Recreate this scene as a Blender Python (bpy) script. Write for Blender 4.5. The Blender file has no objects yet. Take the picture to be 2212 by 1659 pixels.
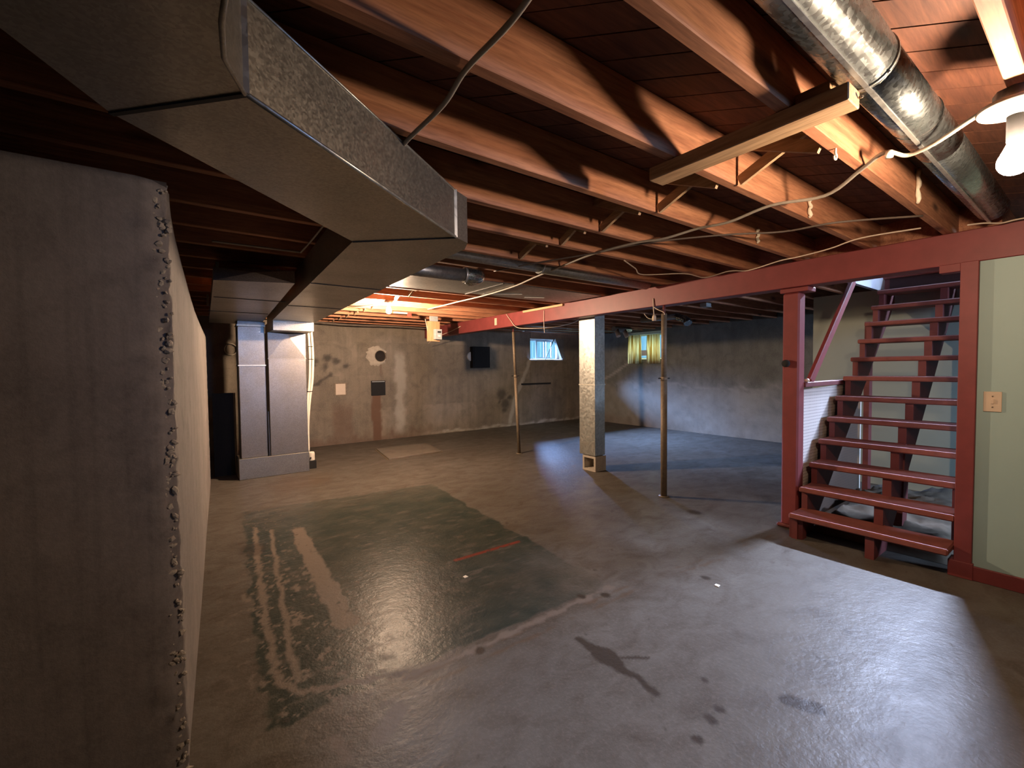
import bpy, bmesh, math, random
import numpy as np
from mathutils import Vector, Matrix

random.seed(7)
rng = np.random.default_rng(11)
scene = bpy.context.scene
COL = scene.collection

# ------------------------------------------------------------------ camera
def setup_camera():
    yaw, pitch, roll, h, f = 0.6338, 0.0352, -0.01056, 1.3, 959.0
    cy, sy, cp, sp = math.cos(yaw), math.sin(yaw), math.cos(pitch), math.sin(pitch)
    fwd = Vector((sy * cp, cy * cp, -sp))
    right = Vector((cy, -sy, 0))
    up = right.cross(fwd)
    cr, sr = math.cos(roll), math.sin(roll)
    r2 = cr * right + sr * up
    u2 = -sr * right + cr * up
    cam = bpy.data.cameras.new('camera')
    cam.sensor_fit = 'HORIZONTAL'
    cam.sensor_width = 36.0
    cam.lens = 36.0 * f / 2212.0
    cam.clip_start = 0.02
    o = bpy.data.objects.new('camera', cam)
    m = Matrix((r2, u2, -fwd)).transposed().to_4x4()
    m.translation = Vector((0, 0, h))
    o.matrix_world = m
    COL.objects.link(o)
    scene.camera = o
setup_camera()

# ------------------------------------------------------------------ world, daylight, exposure
world = bpy.data.worlds.new('world')
scene.world = world
world.use_nodes = True
bg = world.node_tree.nodes['Background']
bg.inputs[0].default_value = (0.23, 0.58, 0.86, 1)
bg.inputs[1].default_value = 1.15

scene.view_settings.view_transform = 'Standard'
scene.view_settings.look = 'None'
scene.view_settings.gamma = 1.0
scene.view_settings.use_curve_mapping = False
scene.view_settings.exposure = 0.0
scene.cycles.use_denoising = True
scene.cycles.max_bounces = 8
scene.cycles.diffuse_bounces = 2
scene.cycles.glossy_bounces = 4
scene.cycles.transparent_max_bounces = 12
scene.cycles.sample_clamp_indirect = 4.0
scene.cycles.caustics_reflective = False
scene.cycles.caustics_refractive = False

def area(name, loc, target, sx, sy, power, color, spread=math.pi):
    L = bpy.data.lights.new(name, 'AREA')
    L.shape = 'RECTANGLE'
    L.size, L.size_y = sx, sy
    L.energy = power
    L.color = color
    L.spread = spread
    o = bpy.data.objects.new(name, L)
    o.location = loc
    d = Vector(target) - Vector(loc)
    o.rotation_euler = d.to_track_quat('-Z', 'Z').to_euler()
    COL.objects.link(o)
    return o

DAY = (0.49, 0.60, 0.88)
area('daylight_stair_door', (7.15, 1.2, 3.62), (3.1, 1.0, 0.2), 0.15, 1.5, 185, DAY, math.radians(50))
area('daylight_back_window', (7.1, 9.6, 2.42), (6.9, 4.2, 0.5), 1.0, 0.5, 5200, (0.32, 0.50, 1.0))
area('daylight_curtain_window', (8.75, 6.08, 2.2), (7.4, 6.08, 0.9), 0.9, 0.6, 140, (0.78, 1.0, 0.78))
area('daylight_rear_window', (1.67, -2.95, 1.82), (0.8, 6.2, 1.45), 0.9, 0.5, 5.0, (0.22, 0.45, 1.0), math.radians(38))
area('added_side_room_light', (5.0, -3.3, 2.0), (5.2, 1.0, 0.7), 1.0, 0.6, 170, (0.52, 0.66, 1.0), math.radians(100))  # unseen source, added to brighten the end wall behind the stairs

# ------------------------------------------------------------------ material helpers
class NT:
    def __init__(self, name):
        self.m = bpy.data.materials.new(name)
        self.m.use_nodes = True
        self.t = self.m.node_tree
        self.p = self.t.nodes['Principled BSDF']
        self.out = self.t.nodes['Material Output']
    def n(self, typ, **kw):
        x = self.t.nodes.new(typ)
        for k, v in kw.items():
            setattr(x, k, v)
        return x
    def l(self, a, b):
        self.t.links.new(a, b)
    def setin(self, sock, v):
        if hasattr(v, 'is_output') or isinstance(v, bpy.types.NodeSocket):
            self.l(v, sock)
        else:
            if isinstance(v, tuple) and len(v) == 3 and sock.type == 'RGBA':
                v = (*v, 1)
            sock.default_value = v
    def pos(self, scale=(1, 1, 1), rot=(0, 0, 0), rand=0.0):
        g = self.n('ShaderNodeNewGeometry')
        v = g.outputs['Position']
        if rand:
            oi = self.n('ShaderNodeObjectInfo')
            mu = self.n('ShaderNodeMath', operation='MULTIPLY')
            self.l(oi.outputs['Random'], mu.inputs[0]); mu.inputs[1].default_value = rand
            ad = self.n('ShaderNodeVectorMath', operation='ADD')
            self.l(v, ad.inputs[0]); self.l(mu.outputs[0], ad.inputs[1])
            v = ad.outputs[0]
        mp = self.n('ShaderNodeMapping')
        self.l(v, mp.inputs[0])
        mp.inputs['Rotation'].default_value = rot
        mp.inputs['Scale'].default_value = scale
        return mp.outputs[0]
    def noise(self, vec, scale=5, detail=4, rough=0.55, dist=0.0):
        x = self.n('ShaderNodeTexNoise')
        self.l(vec, x.inputs['Vector'])
        x.inputs['Scale'].default_value = scale
        x.inputs['Detail'].default_value = detail
        x.inputs['Roughness'].default_value = rough
        x.inputs['Distortion'].default_value = dist
        return x.outputs[0]
    def voro(self, vec, scale=5, feature='F1', out='Distance'):
        x = self.n('ShaderNodeTexVoronoi', feature=feature)
        self.l(vec, x.inputs['Vector'])
        x.inputs['Scale'].default_value = scale
        return x.outputs[out]
    def ramp(self, fac, stops):
        x = self.n('ShaderNodeValToRGB')
        self.l(fac, x.inputs[0])
        e = x.color_ramp.elements
        while len(e) < len(stops):
            e.new(0.5)
        for i, (p, c) in enumerate(stops):
            e[i].position = p
            e[i].color = (c, c, c, 1) if not isinstance(c, tuple) else (*c, 1)
        return x.outputs[0]
    def mix(self, fac, a, b, blend='MIX'):
        x = self.n('ShaderNodeMix', data_type='RGBA', blend_type=blend)
        self.setin(x.inputs[0], fac)
        self.setin(x.inputs[6], a)
        self.setin(x.inputs[7], b)
        return x.outputs[2]
    def math(self, op, a, b=0.0):
        x = self.n('ShaderNodeMath', operation=op)
        self.setin(x.inputs[0], a)
        self.setin(x.inputs[1], b)
        return x.outputs[0]
    def attr(self, name):
        x = self.n('ShaderNodeAttribute')
        x.attribute_name = name
        return x.outputs['Fac']
    def bump(self, h, strength=0.3, dist=0.01):
        x = self.n('ShaderNodeBump')
        x.inputs['Strength'].default_value = strength
        x.inputs['Distance'].default_value = dist
        self.l(h, x.inputs['Height'])
        self.l(x.outputs[0], self.p.inputs['Normal'])
    def base(self, c):
        self.setin(self.p.inputs['Base Color'], c)
    def rough(self, r):
        self.setin(self.p.inputs['Roughness'], r)
    def metal(self, v):
        self.p.inputs['Metallic'].default_value = v

def plain(name, col, rough=0.6, metal=0.0, var=0.25, scale=30):
    k = NT(name)
    f = k.noise(k.pos(), scale, 3)
    d = tuple(c * (1 - var) for c in col)
    b = tuple(min(1, c * (1 + var)) for c in col)
    k.base(k.mix(f, d, b))
    k.rough(rough)
    k.metal(metal)
    return k.m

def wood(name, dark, light, along='x', knots=True, rough=0.75, rand=40.0, grain=1.0):
    k = NT(name)
    s = {'x': (0.7, 9, 9), 'y': (9, 0.7, 9), 'z': (9, 9, 0.7), 'd': (0.7, 9, 9)}[along]
    rot = (0, 0, math.radians(45)) if along == 'd' else (0, 0, 0)
    v = k.pos(s, rot, rand)
    f = k.noise(v, 2.2 * grain, 5, 0.6, 0.8)
    fine = k.noise(v, 12 * grain, 3, 0.6)
    f2 = k.ramp(f, [(0.3, 0.0), (0.7, 1.0)])
    c = k.mix(f2, dark, light)
    c = k.mix(k.ramp(fine, [(0.42, 0.0), (0.72, 0.5)]), c, tuple(x * 0.45 for x in dark))
    if knots:
        s2 = {'x': (2.2, 7, 7), 'y': (7, 2.2, 7), 'z': (7, 7, 2.2), 'd': (2.2, 7, 7)}[along]
        kv = k.pos(s2, rot, rand)
        kd = k.voro(kv, 1.0)
        c = k.mix(k.ramp(kd, [(0.06, 0.9), (0.22, 0.0)]), c, tuple(x * 0.22 for x in dark))
    k.base(c)
    k.rough(rough)
    k.bump(fine, 0.15, 0.002)
    return k.m

def galvanized(name, tone=(0.55, 0.56, 0.52), rough=0.36, spangle=45, bumpy=0.08, metal=0.85):
    k = NT(name)
    v = k.pos()
    cell = k.voro(v, spangle, out='Color')
    sep = k.n('ShaderNodeSeparateColor')
    k.l(cell, sep.inputs[0])
    big = k.noise(v, 3.0, 4, 0.6)
    c = k.mix(sep.outputs[0], tuple(x * 0.82 for x in tone), tuple(min(1, x * 1.12) for x in tone))
    c = k.mix(k.ramp(big, [(0.35, 0.0), (0.75, 0.45)]), c, tuple(x * 0.55 for x in tone))
    k.base(c)
    k.metal(metal)
    r = k.math('ADD', k.math('MULTIPLY', sep.outputs[1], 0.12), k.math('ADD', k.math('MULTIPLY', big, 0.2), rough - 0.14))
    k.rough(r)
    k.bump(k.noise(v, 5, 2), bumpy, 0.02)
    return k.m

def concrete(name, dark, light, streak=(1, 1, 1), stain_attr=False, rough=0.9):
    k = NT(name)
    v = k.pos()
    big = k.noise(v, 1.3, 5, 0.6)
    st = k.noise(k.pos(streak), 2.6, 4, 0.6)
    fine = k.noise(v, 60, 3, 0.7)
    c = k.mix(k.ramp(big, [(0.3, 0.0), (0.7, 1.0)]), dark, light)
    c = k.mix(k.ramp(st, [(0.45, 0.0), (0.72, 0.45)]), c, tuple(x * 0.62 for x in dark))
    blot = k.noise(v, 5.5, 4, 0.65, 0.5)
    c = k.mix(k.ramp(blot, [(0.46, 0.0), (0.70, 0.5)]), c, tuple(x * 0.55 for x in dark))
    form = k.n('ShaderNodeTexBrick')
    k.l(k.pos((1, 1, 1), (math.pi / 2, 0, 0)) if name == 'wall_concrete' else v, form.inputs['Vector'])
    form.inputs['Scale'].default_value = 1.0
    form.inputs['Brick Width'].default_value = 0.62; form.inputs['Row Height'].default_value = 0.6
    form.inputs['Mortar Size'].default_value = 0.0
    form.inputs['Color1'].default_value = (0.80, 0.80, 0.80, 1); form.inputs['Color2'].default_value = (1.08, 1.08, 1.08, 1)
    c = k.mix(0.8 if name == 'wall_concrete' else 0.0, c, form.outputs[0], 'MULTIPLY')
    c = k.mix(k.ramp(fine, [(0.4, 0.0), (0.8, 0.35)]), c, tuple(min(1, x * 1.3) for x in light))
    if stain_attr:
        c = k.mix(k.attr('mold'), c, (0.035, 0.034, 0.03))
        c = k.mix(k.attr('rust'), c, (0.12, 0.06, 0.035))
        c = k.mix(k.attr('pale'), c, (0.62, 0.58, 0.5))
    k.base(c)
    k.rough(rough)
    k.bump(k.math('ADD', k.math('MULTIPLY', fine, 0.4), big), 0.35, 0.01)
    return k.m

# ------------------------------------------------------------------ materials
M = {}
M['joist'] = wood('joist_wood', (0.33, 0.125, 0.062), (0.60, 0.285, 0.15))
M['lumber_y'] = wood('lumber_wood', (0.50, 0.30, 0.15), (0.72, 0.48, 0.27), 'y')
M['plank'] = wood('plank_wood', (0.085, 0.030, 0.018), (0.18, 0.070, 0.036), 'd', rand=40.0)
M['strut'] = wood('strut_wood', (0.38, 0.24, 0.13), (0.58, 0.40, 0.24), 'y', knots=False)
M['plywood'] = wood('plywood_wood', (0.50, 0.24, 0.11), (0.62, 0.32, 0.16), 'z', knots=False)
M['red'] = plain('red_paint', (0.19, 0.037, 0.036), 0.5, var=0.28, scale=9)
M['red_tread'] = plain('worn_red_paint', (0.20, 0.056, 0.041), 0.75, var=0.4, scale=14)
M['stair_shade'] = plain('shaded_riser_paint', (0.035, 0.014, 0.012), 0.8)  # near-black riser colour stands in for shade at the stair top
M['red_dark'] = plain('dark_red_paint', (0.14, 0.03, 0.028), 0.6, var=0.3, scale=10)
M['green'] = plain('green_paint', (0.315, 0.43, 0.40), 0.55, var=0.07, scale=3)
M['galv'] = galvanized('galvanized_steel')
M['galv_dull'] = galvanized('dull_galvanized_steel', (0.40, 0.38, 0.335), 0.36, 150, 0.06, 0.88)
M['galv_riser'] = galvanized('smooth_galvanized_steel', (0.30, 0.272, 0.245), 0.36, 160, 0.0, 0.8)
M['galv_dark'] = galvanized('dark_galvanized_steel', (0.36, 0.35, 0.32), 0.4, 60, 0.1)
M['galv_spangle'] = galvanized('spangled_steel', (0.36, 0.41, 0.42), 0.26, 80, 0.15, 0.95)
M['seam'] = plain('dark_seam', (0.03, 0.03, 0.028), 0.7)
M['bright'] = plain('bright_seam', (0.62, 0.6, 0.53), 0.4, 0.8)
M['white'] = plain('white_plastic', (0.72, 0.66, 0.56), 0.45, var=0.08)
M['ivory'] = plain('ivory_plastic', (0.60, 0.47, 0.34), 0.4, var=0.06)
M['porcelain'] = plain('porcelain', (0.72, 0.66, 0.55), 0.3, var=0.06)
M['black'] = plain('black_paint', (0.012, 0.012, 0.013), 0.95)
M['grey'] = plain('grey_enamel', (0.30, 0.32, 0.32), 0.45)
M['rust'] = plain('rusty_steel', (0.19, 0.145, 0.098), 0.6, 0.3, 0.4, 40)
M['cable'] = plain('cable_sheath', (0.34, 0.30, 0.24), 0.6, var=0.2)
M['cable_dark'] = plain('dark_cable_sheath', (0.12, 0.09, 0.07), 0.6, var=0.2)
M['cable_white'] = plain('white_cable_sheath', (0.62, 0.50, 0.38), 0.55, var=0.1)
M['block'] = concrete('block_concrete', (0.34, 0.29, 0.23), (0.48, 0.42, 0.34))
M['slab'] = concrete('slab_concrete', (0.12, 0.098, 0.076), (0.17, 0.14, 0.11))
M['wall'] = concrete('wall_concrete', (0.16, 0.132, 0.10), (0.265, 0.222, 0.17), (3.0, 3.0, 0.35), True)
M['wall_far'] = concrete('far_wall_concrete', (0.12, 0.118, 0.10), (0.21, 0.205, 0.178), (2.2, 2.2, 0.5), True)
M['wall_left'] = concrete('broken_concrete', (0.165, 0.143, 0.132), (0.235, 0.206, 0.19), (14, 14, 0.35))
M['aggregate'] = concrete('aggregate_concrete', (0.18, 0.155, 0.125), (0.30, 0.26, 0.21))
M['dark_hollow'] = plain('dark_void', (0.022, 0.016, 0.013), 0.95)  # near-black colour stands in for darkness in the crawlspace and wall bore
M['cloth'] = plain('brown_cloth', (0.12, 0.09, 0.06), 0.95, var=0.5, scale=12)
M['redplastic'] = plain('red_plastic', (0.6, 0.04, 0.03), 0.4)
M['web'] = plain('dusty_web', (0.75, 0.66, 0.5), 0.9)
M['window_white'] = plain('window_frame_paint', (0.55, 0.6, 0.62), 0.5, var=0.1)

def glass_mat():
    k = NT('window_glass')
    tr = k.n('ShaderNodeBsdfTransparent'); tr.inputs[0].default_value = (0.93, 0.97, 0.98, 1)
    gl = k.n('ShaderNodeBsdfGlossy'); gl.inputs['Roughness'].default_value = 0.05
    mx = k.n('ShaderNodeMixShader'); mx.inputs[0].default_value = 0.07
    k.l(tr.outputs[0], mx.inputs[1]); k.l(gl.outputs[0], mx.inputs[2])
    k.l(mx.outputs[0], k.out.inputs[0])
    return k.m
M['glass'] = glass_mat()

def curtain_mat():
    k = NT('curtain_fabric')
    v = k.pos((1, 8, 0.4))
    f = k.ramp(k.noise(v, 3, 3), [(0.4, 0.0), (0.62, 1.0)])
    c = k.mix(f, (0.45, 0.31, 0.12), (0.75, 0.72, 0.60))
    df = k.n('ShaderNodeBsdfDiffuse'); tl = k.n('ShaderNodeBsdfTranslucent')
    k.l(c, df.inputs[0]); k.l(c, tl.inputs[0])
    mx = k.n('ShaderNodeMixShader'); mx.inputs[0].default_value = 0.6
    k.l(df.outputs[0], mx.inputs[1]); k.l(tl.outputs[0], mx.inputs[2])
    k.l(mx.outputs[0], k.out.inputs[0])
    return k.m
M['curtain'] = curtain_mat()

def bulb_mat(name, strength, col):
    k = NT(name)
    k.p.inputs['Base Color'].default_value = (1, 0.9, 0.8, 1)
    k.p.inputs['Emission Color'].default_value = (*col, 1)
    k.p.inputs['Emission Strength'].default_value = strength
    return k.m
M['bulb_near'] = bulb_mat('near_bulb_glow', 1050.0, (1.0, 0.72, 0.50))
M['bulb_far'] = bulb_mat('far_bulb_glow', 8800.0, (1.0, 0.70, 0.47))

def pegboard_mat():
    k = NT('pegboard_face')
    v = k.pos((1, 1, 1))
    sep = k.n('ShaderNodeSeparateXYZ'); k.l(v, sep.inputs[0])
    def cell(s):
        a = k.math('MULTIPLY', s, 1 / 0.0254)
        a = k.math('FRACT', a)
        a = k.math('SUBTRACT', a, 0.5)
        return k.math('MULTIPLY', a, a)
    d = k.math('ADD', cell(sep.outputs[0]), cell(sep.outputs[2]))
    hole = k.math('LESS_THAN', d, 0.03)
    c = k.mix(k.noise(k.pos(), 2, 3), (0.52, 0.42, 0.36), (0.72, 0.65, 0.60))
    # white above the stair line; darkened to brown below it, standing in for shade
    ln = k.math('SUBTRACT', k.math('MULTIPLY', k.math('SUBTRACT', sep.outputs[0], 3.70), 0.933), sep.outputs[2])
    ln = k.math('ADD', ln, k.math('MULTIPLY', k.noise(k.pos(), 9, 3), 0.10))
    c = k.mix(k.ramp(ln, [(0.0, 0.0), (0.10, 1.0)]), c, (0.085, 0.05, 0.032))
    k.base(k.mix(hole, c, (0.05, 0.03, 0.025)))
    k.rough(0.7)
    return k.m
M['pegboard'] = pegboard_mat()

def floor_mat():
    k = NT('painted_concrete_floor')
    v = k.pos()
    big = k.noise(v, 0.9, 5, 0.62)
    mid = k.noise(k.pos((1.0, 1.6, 1)), 4.5, 5, 0.65, 0.6)
    fine = k.noise(v, 70, 3, 0.7)
    c = k.mix(k.ramp(big, [(0.3, 0.0), (0.7, 1.0)]), (0.084, 0.074, 0.061), (0.122, 0.109, 0.092))
    c = k.mix(k.ramp(mid, [(0.40, 0.0), (0.72, 0.8)]), c, (0.058, 0.045, 0.033))
    c = k.mix(k.ramp(fine, [(0.5, 0.0), (0.8, 0.3)]), c, (0.20, 0.17, 0.145))
    g = k.mix(k.ramp(k.noise(v, 6, 4), [(0.35, 0.0), (0.75, 1.0)]), (0.027, 0.036, 0.030), (0.056, 0.058, 0.045))
    c = k.mix(k.attr('green'), c, g)
    c = k.mix(k.attr('chip'), c, (0.16, 0.13, 0.105))
    c = k.mix(k.attr('stain'), c, (0.040, 0.030, 0.022))
    c = k.mix(k.attr('brown'), c, (0.090, 0.056, 0.032))
    c = k.mix(k.attr('redline'), c, (0.17, 0.035, 0.022))
    k.base(c)
    r = k.math('ADD', 0.30, k.math('MULTIPLY', mid, 0.2))
    r = k.math('ADD', r, k.math('MULTIPLY', k.attr('chip'), 0.2))
    r = k.math('SUBTRACT', r, k.math('MULTIPLY', k.attr('green'), 0.06))
    k.rough(r)
    k.p.inputs['Specular IOR Level'].default_value = 0.06
    h = k.math('ADD', k.math('MULTIPLY', k.noise(v, 14, 4, 0.6), 0.6), k.math('ADD', k.math('MULTIPLY', fine, 0.14), k.math('MULTIPLY', k.noise(v, 38, 3, 0.6), 0.35)))
    k.bump(h, 0.35, 0.012)
    return k.m
M['floor'] = floor_mat()

# ------------------------------------------------------------------ mesh builder
class MB:
    def __init__(self):
        self.v = []; self.f = []; self.smooth = []
    def add(self, verts, faces, smooth=False):
        b = len(self.v)
        self.v += [tuple(x) for x in verts]
        for q in faces:
            self.f.append(tuple(b + i for i in q)); self.smooth.append(smooth)
        return self
    def box(self, x0, x1, y0, y1, z0, z1):
        v = [(x, y, z) for z in (z0, z1) for y in (y0, y1) for x in (x0, x1)]
        return self.add(v, [(0, 2, 3, 1), (4, 5, 7, 6), (0, 1, 5, 4), (2, 6, 7, 3), (0, 4, 6, 2), (1, 3, 7, 5)])
    def bar(self, a, b, w, h, up=(0, 0, 1)):
        a, b = Vector(a), Vector(b)
        d = (b - a).normalized()
        u = Vector(up)
        s = d.cross(u)
        if s.length < 1e-4:
            s = d.cross(Vector((1, 0, 0)))
        s.normalize(); u = s.cross(d)
        v = []
        for p in (a, b):
            for i, j in ((-1, -1), (1, -1), (1, 1), (-1, 1)):
                v.append(p + s * (i * w / 2) + u * (j * h / 2))
        return self.add(v, [(3, 2, 1, 0), (4, 5, 6, 7), (0, 1, 5, 4), (1, 2, 6, 5), (2, 3, 7, 6), (3, 0, 4, 7)])
    def prism(self, poly, z0, z1, axis='z'):
        n = len(poly)
        def mk(p, t):
            return {'z': (p[0], p[1], t), 'y': (p[0], t, p[1]), 'x': (t, p[0], p[1])}[axis]
        v = [mk(p, z0) for p in poly] + [mk(p, z1) for p in poly]
        f = [tuple(range(n))[::-1], tuple(range(n, 2 * n))]
        f += [(i, (i + 1) % n, n + (i + 1) % n, n + i) for i in range(n)]
        return self.add(v, f)
    def tube(self, pts, r, n=8, closed=False):
        P = [Vector(p) for p in pts]
        m = len(P)
        rr = r if isinstance(r, (list, tuple)) else [r] * m
        v = []
        ref = None
        for i in range(m):
            if closed:
                d = P[(i + 1) % m] - P[i - 1]
            else:
                d = P[min(i + 1, m - 1)] - P[max(i - 1, 0)]
            d.normalize()
            if ref is None:
                ref = Vector((0, 0, 1)) if abs(d.z) < 0.9 else Vector((1, 0, 0))
            s = d.cross(ref)
            if s.length < 1e-4:
                s = d.cross(Vector((0, 1, 0)))
            s.normalize(); u = s.cross(d)
            ref = u
            for k in range(n):
                a = 2 * math.pi * k / n
                v.append(P[i] + (s * math.cos(a) + u * math.sin(a)) * rr[i])
        f = []
        for i in range(m if closed else m - 1):
            j = (i + 1) % m
            for k in range(n):
                k2 = (k + 1) % n
                f.append((i * n + k, i * n + k2, j * n + k2, j * n + k))
        self.add(v, f, True)
        if not closed:
            b = len(self.v) - m * n
            self.f.append(tuple(b + k for k in range(n))[::-1]); self.smooth.append(False)
            self.f.append(tuple(b + (m - 1) * n + k for k in range(n))); self.smooth.append(False)
        return self
    def lathe(self, prof, c, n=24, axis='z'):
        v = []
        for r, t in prof:
            for k in range(n):
                a = 2 * math.pi * k / n
                p, q = r * math.cos(a), r * math.sin(a)
                v.append({'z': (c[0] + p, c[1] + q, c[2] + t), 'y': (c[0] + p, c[1] + t, c[2] + q), 'x': (c[0] + t, c[1] + p, c[2] + q)}[axis])
        m = len(prof); f = []
        for i in range(m - 1):
            for k in range(n):
                k2 = (k + 1) % n
                f.append((i * n + k, i * n + k2, (i + 1) * n + k2, (i + 1) * n + k))
        return self.add(v, f, True)
    def build(self, name, mat, parent=None, bevel=0.0):
        me = bpy.data.meshes.new(name)
        me.from_pydata(self.v, [], self.f)
        bm = bmesh.new(); bm.from_mesh(me)
        for i, fc in enumerate(bm.faces):
            fc.smooth = self.smooth[i] if i < len(self.smooth) else False
        bmesh.ops.recalc_face_normals(bm, faces=bm.faces)
        if bevel > 0:
            ed = [e for e in bm.edges if len(e.link_faces) == 2 and e.calc_face_angle(0) > 0.6]
            bmesh.ops.bevel(bm, geom=ed, offset=bevel, segments=1, affect='EDGES', clamp_overlap=True)
        bm.to_mesh(me); bm.free()
        me.materials.append(M[mat] if isinstance(mat, str) else mat)
        o = bpy.data.objects.new(name, me)
        COL.objects.link(o)
        if parent is not None:
            o.parent = parent
            o.matrix_parent_inverse = parent.matrix_world.inverted()
        return o

def tag(o, label, cat, group=None):
    o['label'] = label; o['category'] = cat
    if group: o['group'] = group
    return o
def thing(name, label, cat, loc, group=None):
    o = bpy.data.objects.new(name, None)
    o.empty_display_size = 0.1
    o.location = loc
    COL.objects.link(o)
    o.matrix_world = Matrix.Translation(Vector(loc))
    return tag(o, label, cat, group)
def struct(o):
    o['kind'] = 'structure'
    return o
def smooth_path(pts, k=6):
    P = [Vector(p) for p in pts]
    out = []
    for i in range(len(P) - 1):
        p0, p1, p2, p3 = P[max(i - 1, 0)], P[i], P[i + 1], P[min(i + 2, len(P) - 1)]
        for s in range(k):
            t = s / k
            out.append(0.5 * ((2 * p1) + (-p0 + p2) * t + (2 * p0 - 5 * p1 + 4 * p2 - p3) * t * t + (-p0 + 3 * p1 - 3 * p2 + p3) * t ** 3))
    out.append(P[-1])
    return out

# numpy noise and distances for stains, worn paint, painted shade on floor and walls
def vnoise(x, y, s, seed):
    r = np.random.default_rng(seed); T = r.random((128, 128))
    X, Y = x * s, y * s
    xi, yi = np.floor(X).astype(int), np.floor(Y).astype(int)
    fx, fy = X - xi, Y - yi
    fx, fy = fx * fx * (3 - 2 * fx), fy * fy * (3 - 2 * fy)
    g = lambda a, b: T[a % 128, b % 128]
    return (g(xi, yi) * (1 - fx) + g(xi + 1, yi) * fx) * (1 - fy) + (g(xi, yi + 1) * (1 - fx) + g(xi + 1, yi + 1) * fx) * fy
def fbm(x, y, s, seed):
    return 0.5 * vnoise(x, y, s, seed) + 0.28 * vnoise(x, y, s * 2.1, seed + 1) + 0.15 * vnoise(x, y, s * 4.3, seed + 2) + 0.07 * vnoise(x, y, s * 9, seed + 3)
def seg_d(x, y, pts):
    d = np.full_like(x, 9.0)
    for (ax, ay), (bx, by) in zip(pts[:-1], pts[1:]):
        ux, uy = bx - ax, by - ay
        t = np.clip(((x - ax) * ux + (y - ay) * uy) / max(1e-9, ux * ux + uy * uy), 0, 1)
        d = np.minimum(d, np.hypot(x - ax - t * ux, y - ay - t * uy))
    return d
def sstep(a, b, x):
    t = np.clip((x - a) / (b - a), 0, 1)
    return t * t * (3 - 2 * t)

def grid_object(name, mat, us, vs, place, attrs):
    U, V = np.meshgrid(us, vs)
    u, v = U.ravel(), V.ravel()
    co = place(u, v)
    nu, nv = len(us), len(vs)
    idx = np.arange(nu * nv).reshape(nv, nu)
    q = np.stack([idx[:-1, :-1], idx[:-1, 1:], idx[1:, 1:], idx[1:, :-1]], -1).reshape(-1, 4)
    me = bpy.data.meshes.new(name)
    me.vertices.add(len(u)); me.vertices.foreach_set('co', np.ascontiguousarray(co, dtype=np.float32).ravel())
    me.loops.add(q.size); me.loops.foreach_set('vertex_index', q.ravel().astype(np.int32))
    me.polygons.add(len(q)); me.polygons.foreach_set('loop_start', np.arange(0, q.size, 4, dtype=np.int32))
    me.update(); me.validate()
    for k, arr in attrs(u, v).items():
        a = me.attributes.new(k, 'FLOAT', 'POINT')
        a.data.foreach_set('value', np.ascontiguousarray(np.clip(arr, 0, 1), dtype=np.float32))
    me.materials.append(M[mat])
    o = bpy.data.objects.new(name, me)
    COL.objects.link(o)
    return o

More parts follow.
